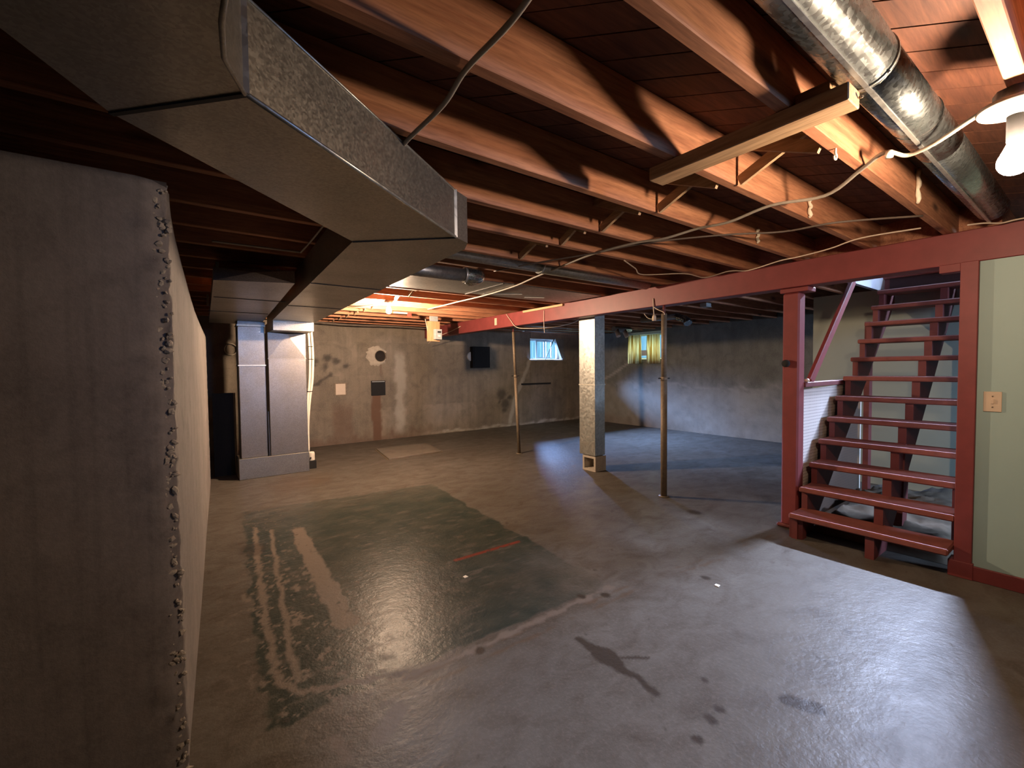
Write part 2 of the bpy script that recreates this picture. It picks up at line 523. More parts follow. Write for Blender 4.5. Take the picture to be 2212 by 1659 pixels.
# ------------------------------------------------------------------ floor
X0, X1, Y0, Y1 = -1.6, 8.05, -2.6, 8.05
def floor_attrs(x, y):
    wx = x + (fbm(x, y, 7, 5) - 0.5) * 0.10
    wy = y + (fbm(x, y, 7, 25) - 0.5) * 0.10
    n = fbm(x, y, 9, 40); n2 = fbm(x, y, 26, 60); n3 = fbm(x * 0.6, y * 2.2, 16, 80)
    # green rectangle with worn edges
    def edge(px, py, qx, qy):
        nx, ny = -(qy - py), qx - px
        L = math.hypot(nx, ny)
        return ((wx - px) * nx + (wy - py) * ny) / L
    pts = [(0.20, 1.80), (2.00, 1.76), (2.20, 4.58), (0.38, 4.74)]
    d = np.minimum.reduce([edge(*pts[i], *pts[(i + 1) % 4]) for i in range(4)])
    g = sstep(-0.005, 0.012, d)
    wear = sstep(1.35, 2.0, x + 0.5 * (n - 0.5)) * sstep(2.7, 1.9, y) * 0.75        # faded towards the stair side
    wear = np.maximum(wear, sstep(0.60, 0.72, n3) * 0.55)
    wear = np.maximum(wear, sstep(3.9, 4.8, y) * (0.25 + 0.6 * sstep(0.4, 0.6, n3)))
    green = g * (1 - wear)
    chip = np.zeros_like(x)
    ex, ey = wx, wy
    wx = x + (fbm(x, y, 14, 5) - 0.5) * 0.035
    wy = y + (fbm(x, y, 14, 25) - 0.5) * 0.035
    chip = np.maximum(chip, sstep(0.020, 0.008, seg_d(wx, wy, [(0.525, 4.06), (0.335, 2.0)]) + 0.012 * (n2 - 0.5)))
    chip = np.maximum(chip, sstep(0.062, 0.05, seg_d(wx, wy, [(0.70, 3.92), (0.66, 3.0), (0.63, 2.33)]) + 0.05 * (n - 0.5)) * sstep(0.15, 0.3, n2))
    chip = np.maximum(chip, sstep(0.026, 0.010, seg_d(wx, wy, [(0.43, 4.2), (0.36, 3.4), (0.30, 2.6), (0.27, 2.05), (0.33, 1.93), (0.42, 1.90), (0.52, 1.86), (0.72, 1.78)]) + 0.05 * (n2 - 0.45)))
    chip = np.maximum(chip, sstep(0.03, 0.01, seg_d(wx, wy, [(0.70, 1.73), (1.1, 1.74), (1.55, 1.74), (1.97, 1.75)]) + 0.09 * (n - 0.45)) * 0.8)
    blob = sstep(0.64, 0.70, n2) * sstep(0.45, 0.1, np.abs(x - 0.42)) * sstep(1.2, 0.6, np.abs(y - 2.5))
    chip = np.maximum(chip, blob)
    chip = np.maximum(chip, sstep(0.70, 0.73, n2) * g * sstep(0.9, 0.5, x) * 0.8)
    chip = np.maximum(chip, sstep(0.03, 0.012, seg_d(wx, wy, [(0.385, 1.60), (0.40, 1.50)])))
    chip = np.maximum(chip, sstep(0.05, 0.02, seg_d(wx, wy, [(0.52, 1.52), (0.62, 1.60)])) * 0.8)
    chip = np.maximum(chip, sstep(0.02, 0.008, np.hypot(wx - 1.37, wy - 2.378)))
    stain = sstep(0.026, 0.012, seg_d(wx, wy, [(1.478, 1.50), (1.485, 1.30), (1.478, 1.06)]) - 0.035 * sstep(0.14, 0.0, np.abs(y - 1.33)) + 0.02 * (n2 - 0.5))
    stain = np.maximum(stain, sstep(0.014, 0.006, seg_d(wx, wy, [(1.50, 1.30), (1.57, 1.27), (1.63, 1.22)])))
    stain = np.maximum(stain, sstep(0.045, 0.028, seg_d(wx, wy, [(1.852, 0.725), (1.885, 0.655)])))
    for px, py, r in ((1.595, 0.861, 0.016), (1.519, 0.855, 0.018), (1.40, 0.838, 0.016), (1.055, 1.714, 0.02), (2.54, 1.466, 0.022), (1.78, 1.78, 0.02), (1.9, 1.70, 0.02), (1.70, 0.98, 0.012), (3.62, 2.2, 0.05)):
        stain = np.maximum(stain, sstep(r * 1.5, r * 0.7, np.hypot(wx - px, (wy - py) * 0.8)))
    stain = np.maximum(stain, 0.45 * sstep(0.16, 0.1, np.hypot((wx - 0.36) * 1.4, wy - 3.7)))
    stain = np.maximum(stain, 0.6 * sstep(0.72, 0.76, fbm(x, y, 12, 140)) * sstep(0.62, 0.7, n))
    brown = 0.55 * sstep(0.02, 0.0, np.abs(seg_d(wx, wy, [(0.7, 1.69), (2.2, 1.66), (3.6, 1.5)]) - 0.03) + 0.05 * (n - 0.3))  # brown band painted along the shadow of the red post
    brown = np.maximum(brown, 0.5 * sstep(0.5, 0.1, np.hypot(x - 1.0, (y - 5.6) * 0.7) + 0.4 * (n - 0.5)))
    redl = sstep(0.024, 0.012, seg_d(x, y, [(1.446, 2.632), (1.976, 2.628)])) * sstep(0.25, 0.4, n2)
    return dict(green=green, chip=chip, stain=stain, brown=brown, redline=redl)
xs = np.concatenate([np.linspace(X0, -0.4, 6)[:-1], np.arange(-0.4, 2.7, 0.011), np.arange(2.7, 4.3, 0.03), np.linspace(4.3, X1, 60)])
ys = np.concatenate([np.linspace(Y0, 0.4, 8)[:-1], np.arange(0.4, 2.8, 0.010), np.arange(2.8, 5.4, 0.02), np.linspace(5.4, Y1, 60)])
fl = struct(grid_object('floor', 'floor', xs, ys, lambda u, v: np.stack([u, v, np.zeros_like(u)], 1), floor_attrs))

# ------------------------------------------------------------------ concrete walls
def wall_attrs_back(x, z):
    wx = x + (fbm(x, z, 6, 205) - 0.5) * 0.10
    wz = z + (fbm(x, z, 6, 225) - 0.5) * 0.10
    n = fbm(x, z, 10, 240); n2 = fbm(x, z, 24, 260)
    mold = np.zeros_like(x)
    for px, pz, r in ((1.98, 1.50, 0.07), (2.12, 1.47, 0.06), (1.80, 1.48, 0.05), (2.28, 1.36, 0.04), (1.95, 1.35, 0.05), (2.03, 1.22, 0.04),
                      (1.75, 1.38, 0.05), (5.62, 0.72, 0.12), (5.72, 0.52, 0.12), (5.85, 0.66, 0.06), (5.55, 0.58, 0.05), (5.7, 0.36, 0.07)):
        mold = np.maximum(mold, 0.75 * sstep(r * 1.5, r * 0.5, np.hypot(wx - px, wz - pz) + 0.05 * (n2 - 0.5)))
    mold = np.maximum(mold, 0.7 * sstep(0.03, 0.01, seg_d(wx, wz, [(1.68, 1.02), (1.9, 1.14), (2.02, 1.2)])))
    mold = np.maximum(mold, 0.65 * sstep(0.05, 0.0, z - 1.72 + 0.6 * (n - 0.5)) * 0)
    rust = 0.85 * sstep(0.012, -0.012, np.abs(wx - 2.82) - 0.085) * sstep(0.86, 0.82, z)
    rust = np.maximum(rust, 0.55 * sstep(0.25, 0.0, z + 0.35 * (n - 0.5)) * sstep(4.6, 3.2, x))
    rust = np.maximum(rust, 0.45 * sstep(0.1, 0.0, np.abs(wx - 2.2) - 0.12) * sstep(0.9, 0.5, z))
    rust = np.maximum(rust, 0.5 * sstep(0.03, 0.0, seg_d(wx, wz, [(2.92, 1.44), (2.925, 1.2)])))
    pale = 0.5 * sstep(0.05, 0.0, np.abs(wz - 0.03) + 0.08 * (n - 0.4)) * sstep(3.4, 4.4, x)
    pale = np.maximum(pale, 0.4 * sstep(0.07, 0.02, seg_d(wx, wz, [(6.42, 1.45), (6.2, 1.0), (5.98, 0.6), (5.85, 0.1)])))
    pale = np.maximum(pale, 0.28 * sstep(0.14, 0.05, np.abs(wx - 3.28) + 0.1 * (n - 0.5)) * sstep(0.0, 0.2, z) * sstep(1.7, 1.5, z))
    return dict(mold=mold, rust=rust, pale=pale)
def wall_attrs_right(y, z):
    wz = z + (fbm(y, z, 3, 305) - 0.5) * 0.35
    n = fbm(y, z, 8, 340)
    pale = 0.26 * sstep(1.05, 0.7, wz + 0.5 * (n - 0.5)) * (0.4 + n) + 0.25 * sstep(0.03, 0.0, np.abs(wz - 0.9)) * n
    pale = np.maximum(pale, 0.35 * sstep(0.04, 0.01, seg_d(y, z, [(6.5, 1.40), (7.0, 1.12), (7.3, 1.0)])))
    rust = 0.6 * sstep(0.35, 0.05, wz) * sstep(5.2, 6.2, y)
    return dict(mold=0 * y, rust=rust, pale=pale)

def hole_wall(name, mat, us, vs, place, attrs, hole, thick_axis, t0, t1):
    """concrete face with a rectangular window opening: gridded face pieces around it plus the reveal, one mesh"""
    u0, u1, v0, v1 = hole
    us = np.unique(np.concatenate([us, [u0, u1]])); vs = np.unique(np.concatenate([vs, [v0, v1]]))
    o = grid_object(name, mat, us, vs, place, attrs)
    bm = bmesh.new(); bm.from_mesh(o.data)
    kill = []
    for f in bm.faces:
        c = f.calc_center_median()
        u = c.x if thick_axis == 'y' else c.y
        if u0 < u < u1 and v0 < c.z < v1:
            kill.append(f)
    bmesh.ops.delete(bm, geom=kill, context='FACES')
    def P(u, t, z):
        return (u, t, z) if thick_axis == 'y' else (t, u, z)
    def quad(a, b, c, d):
        bm.faces.new([bm.verts.new(p) for p in (a, b, c, d)])
    quad(P(u0, t0, v0), P(u1, t0, v0), P(u1, t1, v0 + 0.02), P(u0, t1, v0 + 0.02))
    quad(P(u0, t0, v1), P(u1, t0, v1), P(u1, t1, v1), P(u0, t1, v1))
    quad(P(u0, t0, v0), P(u0, t0, v1), P(u0, t1, v1), P(u0, t1, v0))
    quad(P(u1, t0, v0), P(u1, t0, v1), P(u1, t1, v1), P(u1, t1, v0))
    # outer leaf so that the wall has thickness
    U0, U1 = us[0], us[-1]; V0, V1 = vs[0], vs[-1]
    for a, b, c, d in ((U0, u0, V0, V1), (u1, U1, V0, V1), (u0, u1, V0, v0), (u0, u1, v1, V1)):
        quad(P(a, t1, c), P(b, t1, c), P(b, t1, d), P(a, t1, d))
    bm.to_mesh(o.data); bm.free()
    return struct(o)

ZC = 2.10          # underside of joists
ZS = 2.29          # underside of the subfloor boards
hole_wall('wall_back', 'wall', np.concatenate([np.linspace(X0, 1.2, 20)[:-1], np.arange(1.2, X1, 0.03), [X1]]), np.arange(0, 2.31, 0.03),
          lambda u, v: np.stack([u, np.full_like(u, Y1), v], 1), wall_attrs_back, (6.45, 7.46, 1.50, 1.985), 'y', Y1, Y1 + 0.24)
hole_wall('wall_right', 'wall_far', np.arange(Y0, Y1 + 0.01, 0.05), np.arange(0, 2.31, 0.04),
          lambda u, v: np.stack([np.full_like(u, X1), u, v], 1), wall_attrs_right, (5.66, 6.52, 1.47, 2.02), 'x', X1, X1 + 0.24)
zero = lambda u, v: dict(mold=0 * u, rust=0 * u, pale=0 * u)
hole_wall('wall_rear', 'wall_far', np.linspace(X0, 3.8, 20), np.linspace(0, 2.3, 12),
          lambda u, v: np.stack([u, np.full_like(u, Y0), v], 1), zero, (1.2, 2.15, 1.55, 2.05), 'y', Y0, Y0 - 0.24)
hole_wall('wall_side_room', 'wall_far', np.linspace(3.8, X1, 20), np.linspace(0, 2.3, 12),
          lambda u, v: np.stack([u, np.full_like(u, Y0), v], 1), zero, (4.5, 5.5, 1.5, 2.05), 'y', Y0, Y0 - 0.24)
MB().box(X0 - 0.2, X0, Y0, Y1, 0, 2.3).build('wall_crawlspace', 'dark_hollow')['kind'] = 'structure'

# ------------------------------------------------------------------ broken concrete stub wall on the left
def left_wall():
    zs = np.concatenate([np.arange(0, 1.86, 0.014), [1.878]])
    yc = 1.72
    wx = lambda y: -0.028 + 0.0515 * (y - 1.8)
    ys_ = [1.758, 1.775, 1.79, 1.83, 1.9, 2.0, 2.15, 2.35, 2.6, 3.0, 3.5, 4.2, 5.0, 5.7, 6.27]
    top = lambda y: float(np.interp(y, [1.72, 1.80, 2.0, 2.5, 3.66, 6.5], [1.878, 1.86, 1.79, 1.74, 1.68, 1.70]))
    front = [-1.6, -1.0, -0.6, -0.4, -0.25, -0.15, -0.10]
    rough = [-0.068, -0.056, -0.046, -0.036, -0.030]
    verts = []; n = 0
    for iz, z in enumerate(zs):
        row = []
        for x in front:
            row.append((x, yc + 0.004 * math.sin(9 * z + 5 * x), z))
        for j, x in enumerate(rough):
            amp = 0.016
            a = vnoise(np.array([x * 1.0]), np.array([z]), 42, 501)[0] - 0.5
            b = vnoise(np.array([x * 1.7]), np.array([z]), 24, 502)[0] - 0.5
            row.append((x + a * 0.014, yc + 0.004 + 0.006 * j + (a + b) * amp, z))
        for y in ys_:
            k = 0.012 if y < 1.8 else 0.003
            a = vnoise(np.array([y]), np.array([z]), 30, 503)[0] - 0.5
            row.append((wx(y) + a * k, y, z * top(y) / 1.878))
        n = len(row)
        verts += row
    faces = []
    for i in range(len(zs) - 1):
        for j in range(n - 1):
            faces.append((i * n + j, i * n + j + 1, (i + 1) * n + j + 1, (i + 1) * n + j))
    b = MB(); b.add(verts, faces, True)
    L = (len(zs) - 1) * n
    nf = len(front) + len(rough)
    back = []
    for j, y in enumerate(ys_):
        p = verts[L + nf + j]
        back.append((p[0] - 0.25, p[1], p[2]))
    bi = len(b.v)
    b.v += back
    for j in range(len(ys_) - 1):
        b.f.append((L + nf + j, L + nf + j + 1, bi + j + 1, bi + j)); b.smooth.append(False)
    # back of the front leg, far end
    b.add([(-1.6, yc, 1.878), (-0.03, yc + 0.01, 1.878), (-0.03, yc + 0.25, 1.80), (-1.6, yc + 0.25, 1.85)], [(0, 1, 2, 3)])
    b.box(wx(6.27) - 0.25, wx(6.27) - 0.002, 6.2, 6.275, 0, top(6.2))
    o = b.build('wall_left', 'wall_left')
    struct(o)
    # loose stones of the aggregate showing on the broken corner
    rr = random.Random(3)
    kinds = []
    for i in range(8):
        bm = bmesh.new()
        bmesh.ops.create_icosphere(bm, subdivisions=1, radius=1.0)
        for v in bm.verts:
            v.co *= rr.uniform(0.7, 1.15)
        me = bpy.data.meshes.new('aggregate_stone'); bm.to_mesh(me); bm.free()
        me.materials.append(M['block'])
        kinds.append(me)
    for i in range(210):
        z = rr.uniform(0.02, 1.86)
        r = rr.choice((0.004, 0.005, 0.006, 0.008, 0.011))
        s = bpy.data.objects.new('aggregate_stone', rr.choice(kinds))
        s.location = (rr.uniform(-0.066, -0.028), yc + rr.uniform(0.008, 0.014) + r * 0.45, z)
        s.scale = (r, r, r * rr.uniform(0.8, 1.6))
        s.rotation_euler = (rr.uniform(0, 3), rr.uniform(0, 3), rr.uniform(0, 3))
        COL.objects.link(s); s.parent = o
left_wall()

# ------------------------------------------------------------------ ceiling: slab, subfloor planks, joists, bridging
SX0, SX1, SY0, SY1 = 4.05, 6.30, 0.47, 1.58      # stairwell opening
ceil = MB()
for a in ((X0 - .2, SX0, Y0 - .2, Y1 + .24), (SX1, X1 + .24, Y0 - .2, Y1 + .24), (SX0, SX1, Y0 - .2, SY0), (SX0, SX1, SY1, Y1 + .24)):
    ceil.box(*a, ZS + 0.021, ZS + 0.08)
ceil = struct(ceil.build('ceiling', 'plank'))

def clip_poly(poly, nx, ny, c):
    out = []
    for i in range(len(poly)):
        p, q = poly[i], poly[(i + 1) % len(poly)]
        dp, dq = nx * p[0] + ny * p[1] - c, nx * q[0] + ny * q[1] - c
        if dp >= 0: out.append(p)
        if (dp >= 0) != (dq >= 0):
            t = dp / (dp - dq)
            out.append((p[0] + (q[0] - p[0]) * t, p[1] + (q[1] - p[1]) * t))
    return out
rects = [(X0, SX0, Y0, Y1), (SX0, SX1, SY1, Y1), (SX1, X1, Y0, Y1), (SX0, SX1, Y0, SY0)]
k = -26
while True:
    s0 = 1.96 + 0.167 * k
    if s0 > X1 + Y1: break
    for ri, (a, b, c, d) in enumerate(rects):
        poly = [(a, c), (b, c), (b, d), (a, d)]
        poly = clip_poly(poly, 1, 1, s0 + 0.0035)
        if len(poly) > 2: poly = clip_poly(poly, -1, -1, -(s0 + 0.1635))
        if len(poly) > 2:
            area_ = abs(sum(poly[i][0] * poly[(i + 1) % len(poly)][1] - poly[(i + 1) % len(poly)][0] * poly[i][1] for i in range(len(poly)))) / 2
            if area_ > 0.004:
                dz = random.uniform(0, 0.002)
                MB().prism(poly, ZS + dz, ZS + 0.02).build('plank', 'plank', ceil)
    k += 1

JY = [-2.2, -1.8, -1.4, -1.0, -0.6, -0.22, 0.165, 0.615, 1.012, 1.427, 1.82, 2.165, 2.605, 3.0, 3.4, 3.8, 4.2, 4.6, 5.0, 5.4, 5.8, 6.12, 6.55, 6.95, 7.35, 7.72]
JT = 0.042
for y in JY:
    if SY0 - 0.04 < y < SY1:
        spans = ((X0, SX0 - 0.0), (SX1, X1))
    else:
        spans = ((X0, X1),)
    for a, b in spans:
        MB().box(a, b, y, y + JT, ZC, ZS - 0.0005).build('joist', 'joist', ceil, bevel=0.003)
# headers around the stairwell
MB().box(SX0 - 0.04, SX0, SY0, SY1, ZC + 0.002, ZS).build('header', 'joist', ceil)
MB().box(SX0, SX1, SY1 - 0.042, SY1, ZC + 0.002, ZS).build('header', plain('pale_header_paint', (0.42, 0.46, 0.52), 0.7, var=0.06), ceil)
MB().box(X0, 0.66, 1.0545, 1.094, 2.118, ZS - 0.001).build('joist_splice', 'joist', ceil, bevel=0.003)
MB().box(SX0 - 0.04, SX1, SY0 - 0.042, SY0, ZC + 0.002, ZS).build('header', 'joist', ceil)
MB().box(SX1, SX1 + 0.042, SY0, SY1, ZC + 0.002, ZS).build('header', 'joist', ceil)
# cross bridging between the joists
for i in range(7, len(JY) - 1):
    y0, y1 = JY[i] + JT, JY[i + 1]
    for xx in (1.93,):
        if i in (12, 14, 15): continue
        MB().bar((xx, y0 + 0.012, ZC + 0.012), (xx + 0.01, y1 - 0.012, ZS - 0.03), 0.045, 0.018, (1, 0, 0)).build('bridging_strut', 'strut', ceil)
        MB().bar((xx + 0.06, y1 - 0.012, ZC + 0.012), (xx + 0.06, y0 + 0.012, ZS - 0.03), 0.045, 0.018, (1, 0, 0)).build('bridging_strut', 'strut', ceil)

# ------------------------------------------------------------------ stairwell shaft above and end wall below
sh = MB()
HX0 = 0.2
sh.box(HX0, SX1 + 0.9, SY0 - 0.1, SY0, ZS + 0.08, 4.5)
sh.box(HX0 - 0.1, HX0, SY0 - 0.1, SY1 + 0.1, ZS + 0.08, 4.5)
sh.box(HX0 - 0.1, SX1 + 0.9, SY0 - 0.1, SY1 + 0.1, 4.5, 4.6)
sh.box(SX1 + 0.24, SX1 + 0.34, SY0, SY0 + 0.1, ZS + 0.08, 4.5)
sh.box(SX1 + 0.24, SX1 + 0.34, SY1 - 0.1, SY1, ZS + 0.08, 4.5)
sh.box(SX1 + 0.24, SX1 + 0.34, SY0, SY1, 4.35, 4.5)
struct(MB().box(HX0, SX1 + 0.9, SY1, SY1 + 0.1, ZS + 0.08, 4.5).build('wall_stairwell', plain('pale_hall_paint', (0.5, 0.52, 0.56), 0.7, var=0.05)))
M['hall'] = plain('darkened_hall_paint', (0.10, 0.08, 0.07), 0.7, var=0.05)  # shaft walls darkened to cut light bounced onto the upper stairs
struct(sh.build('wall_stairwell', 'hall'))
struct(MB().box(6.02, 6.12, 0.40, 2.14, 0, ZC).build('wall_end', plain('grey_green_paint', (0.27, 0.305, 0.255), 0.6, var=0.1, scale=2.5)))

# green partition at the right with its trim
gw = struct(MB().box(3.78, 3.86, Y0, 0.486, 0, 1.90).build('wall_partition', 'green'))
struct(MB().box(3.762, 3.78, Y0, 0.50, 0, 0.085).build('baseboard_partition', 'red', bevel=0.003))
tr = MB(); tr.box(3.755, 3.86, 0.487, 0.565, 0, 1.905)
tr.box(3.752, 3.86, 0.48, 0.59, 0.0, 0.10)
tr.box(3.765, 3.84, 0.565, 0.66, 1.855, 1.905)
struct(tr.build('trim_1', 'red', bevel=0.003))

# ------------------------------------------------------------------ main beam and posts
bt = thing('support_beam', 'long red painted timber beam carrying the ceiling joists', 'beam', (3.87, 2.7, 1.905))
MB().box(3.80, 3.95, Y0, Y1 - 0.005, 1.905, 2.099).build('timber', 'red', bt, bevel=0.004)
MB().box(3.7985, 3.8, 5.54, 5.60, 1.955, 2.06).build('bare_patch', 'ivory', bt)
MB().box(3.775, 3.80, 4.07, 4.87, 2.065, 2.092).build('pale_batten', 'lumber_y', bt)

po = thing('support_post', 'square red painted wooden post under the beam left of the stairs', 'post', (3.91, 1.53, 0))
MB().box(3.85, 3.965, 1.465, 1.585, 0.02, 1.87).build('shaft', 'red', po, bevel=0.012)
MB().box(3.835, 3.98, 1.40, 1.60, 1.87, 1.904).build('cap_plate', 'red', po, bevel=0.004)
MB().prism([(3.83, 1.44), (3.985, 1.44), (3.985, 1.61), (3.83, 1.61)], 0, 0.03).build('base_block', 'red_dark', po, bevel=0.01)
MB().lathe([(0.0, -0.035), (0.020, -0.035), (0.029, -0.028), (0.029, -0.012), (0.018, 0.0)], (3.85, 1.549, 1.316), 14, 'x').build('knob', 'black', po)

def jack_post(x, y, top, label, lean=0.0, r=0.031, beam_top=1.905):
    p = thing('steel_post', label, 'post', (x, y, 0), 'slim steel posts along the beam')
    h = 1.18
    L = lambda z: (x - lean * z / 1.8, y + lean * z / 1.8, z)
    MB().tube([L(0.008), L(h)], r, 12).build('lower_tube', 'rust', p)
    MB().tube([L(h), L(top)], r * 0.86, 12).build('upper_tube', 'rust', p)
    MB().tube([L(h - 0.02), L(h + 0.02)], r * 1.12, 12).build('collar', 'rust', p)
    MB().bar((L(h)[0] - 0.05, L(h)[1] + 0.03, h + 0.005), (L(h)[0] + 0.05, L(h)[1] - 0.03, h + 0.005), 0.01, 0.01).build('pin', 'black', p)
    MB().tube([L(top), (L(top)[0], L(top)[1], beam_top)], r * 0.42, 8).build('screw_jack', 'red_dark', p)
    MB().lathe([(0, 0), (0.05, 0), (0.05, 0.008), (0, 0.008)], (x, y, 0), 16).build('foot_plate', 'rust', p)
    return p
jack_post(3.83, 2.66, 1.825, 'slim brown steel post at the beam nearest the red post')
jack_post(4.07, 5.37, 1.85, 'slim brown steel post furthest back beside the small blue window', 0.05, 0.025, 2.1)

# ------------------------------------------------------------------ staircase
st = thing('staircase', 'steep open red wooden stairs rising to the daylit doorway', 'stairs', (4.8, 0.95, 0))
NS = 13
RX, RZ = 0.180, 0.168
tx = lambda i: 3.617 + RX * i
tz = lambda i: 0.192 + RZ * i
for i in range(NS):
    MB().box(tx(i), tx(i) + 0.245, 0.568, 1.435, tz(i) - 0.04, tz(i)).build('tread', 'red_tread', st, bevel=0.008)
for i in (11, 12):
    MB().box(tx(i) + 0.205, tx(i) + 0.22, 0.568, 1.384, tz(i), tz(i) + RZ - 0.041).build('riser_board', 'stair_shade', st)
def stringer(y0, y1, first=0, name='stringer', mat='red_dark'):
    pts = []
    x = tx(0) + 0.03
    pts.append((x, 0.0))
    for i in range(NS):
        pts.append((tx(i) + 0.03, tz(i) - 0.041))
        pts.append((tx(i) + 0.03 + RX, tz(i) - 0.041))
    xe, ze = pts[-1]
    pts.append((xe, ze - 0.22))
    pts.append((tx(0) + 0.03 + 0.225, 0.0))
    # cut the saw-tooth face into convex quads so that the n-gon stays clean
    b = MB()
    slope = RZ / RX
    low = lambda xx: max(0.0, (xx - (tx(0) + 0.30)) * slope)
    for i in range(first, NS):
        xa, xb = tx(i) + 0.03, tx(i) + 0.03 + RX
        zt = tz(i) - 0.041
        xk = tx(0) + 0.30
        if xa < xk < xb:
            b.prism([(xa, 0.0), (xk, 0.0), (xk, zt), (xa, zt)], y0, y1, 'y')
            b.prism([(xk, 0.0), (xb, low(xb)), (xb, zt), (xk, zt)], y0, y1, 'y')
        else:
            b.prism([(xa, low(xa)), (xb, low(xb)), (xb, zt), (xa, zt)], y0, y1, 'y')
    return b.build(name, mat, st)
stringer(1.385, 1.425); stringer(0.925, 0.975); stringer(0.58, 0.615, 2)
MB().bar((3.70, 1.40, 0.0), (3.70, 1.40, 0.149), 0.09, 0.07, (1, 0, 0)).build('foot', 'red_dark', st)
MB().bar((4.30, 0.95, 0.0), (4.36, 0.95, 0.70), 0.12, 0.07, (0, 1, 0)).build('prop_leg', 'red_dark', st)
MB().box(5.40, 5.49, 1.43, 1.475, 0.0, 1.72).build('prop_leg', 'red_dark', st)
hr = MB().bar((4.09, 1.475, 1.165), (5.06, 1.475, 2.085), 0.035, 0.07)
hr.build('handrail', 'red', st, bevel=0.006)

sp = thing('stair_side_panel', 'white pegboard panel between the red post and the stairs', 'panel', (4.6, 1.47, 0))
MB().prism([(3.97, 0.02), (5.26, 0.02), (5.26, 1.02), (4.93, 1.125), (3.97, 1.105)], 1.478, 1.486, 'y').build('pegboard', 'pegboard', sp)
MB().box(3.966, 4.95, 1.455, 1.515, 1.125, 1.165).build('cap_rail', 'red_dark', sp, bevel=0.004)
MB().box(5.26, 5.29, 1.46, 1.49, 0.0, 1.0).build('edge_strip', 'white', sp)  # white strip stands in for the bright wall seen through the gap
kn = MB().lathe([(0, -0.014), (0.014, -0.012), (0.02, 0), (0.014, 0.012), (0, 0.014)], (3.995, 1.46, 1.179), 14)
tag(kn.build('latch_knob', 'ivory'), 'small pale round knob on the panel rail under the red handrail', 'knob')

# rumpled cloth under the stairs
def tarp():
    us = np.linspace(3.92, 5.7, 60); vs = np.linspace(0.58, 1.42, 34)
    def place(u, v):
        h = 0.02 + 0.17 * fbm(u, v, 3.2, 700) ** 1.5 + 0.07 * np.abs(fbm(u, v, 7, 720) - 0.5)
        h += 0.10 * np.exp(-((u - 5.2) / 0.3) ** 2 - ((v - 0.85) / 0.2) ** 2)
        h *= sstep(3.92, 4.0, u) * sstep(5.7, 5.4, u) * sstep(0.58, 0.66, v) * sstep(1.42, 1.34, v)
        return np.stack([u, v, h * 1.2 + 0.002], 1)
    o = grid_object('crumpled_tarp', 'cloth', us, vs, place, lambda u, v: {})
    tag(o, 'dark rumpled tarp lying on the floor under the stairs', 'tarp')
tarp()

# ------------------------------------------------------------------ big rectangular supply trunk
ZB, ZT = 1.885, 2.094
tk = thing('supply_trunk_duct', 'large dull sheet metal trunk duct jogging across the ceiling at upper left', 'duct', (0.9, 3.5, ZB))
A = [(0.632, 2.074), (0.988, 1.754), (1.075, 1.80), (1.118, 1.90), (1.122, 2.05), (1.281, 5.53), (1.30, 6.45), (0.86, 6.45), (0.822, 5.692)]
B = [(-0.118, 1.357), (0.118, 1.103), (0.988, 1.754), (0.632, 2.074)]
C = [(-0.236, 1.131), (-0.27, -2.2), (0.06, -2.2), (0.07, 0.70), (0.066, 0.90), (0.075, 1.0), (0.118, 1.103), (-0.118, 1.357)]
for poly, nm in ((A, 'far_section'), (B, 'middle_section'), (C, 'near_section')):
    # convex pieces are built as one prism each; the joints between them stay as the duct's seams
    MB().prism(poly, ZB, ZT).build(nm, 'galv_dull', tk)
def flange(p, q, z, name='seam', w=0.012, mat='seam'):
    MB().bar((p[0], p[1], z), (q[0], q[1], z), w, 0.006).build(name, mat, tk)
flange((-0.118, 1.357), (0.118, 1.103), ZB - 0.001)
flange((0.632, 2.074), (0.988, 1.754), ZB - 0.001, w=0.006)
def edge_lip(p, q, z, r=0.006):
    MB().tube([(p[0], p[1], z), (q[0], q[1], z)], r, 8).build('folded_edge', 'galv', tk)
edge_lip((0.118, 1.103), (0.988, 1.754), ZB + 0.002)
edge_lip((0.118, 1.103), (0.988, 1.754), ZT - 0.002, 0.004)
MB().bar((0.985, 1.7535, ZB), (0.985, 1.7535, ZT), 0.014, 0.014).build('folded_edge', 'galv', tk)
MB().bar((0.1185, 1.1025, ZB), (0.1185, 1.1025, ZT), 0.012, 0.016).build('folded_edge', 'galv', tk)
MB().tube([(0.07, 0.70, ZB), (0.066, 0.90, ZB), (0.075, 1.0, ZB), (0.118, 1.103, ZB)], 0.005, 8).build('folded_edge', 'galv_dull', tk)
for yy in (3.2, 4.4):
    xl, xr = 0.632 + (yy - 2.07) * 0.0525, 1.122 + (yy - 2.05) * 0.0457
    flange((xl, yy), (xr, yy), ZB - 0.001, w=0.006)
MB().box(0.835, 1.275, 5.80, 6.45, 1.775, ZB).build('drop_collar', 'galv_dull', tk)
MB().tube([(0.25, 0.0, 0)], 0.001) if False else None

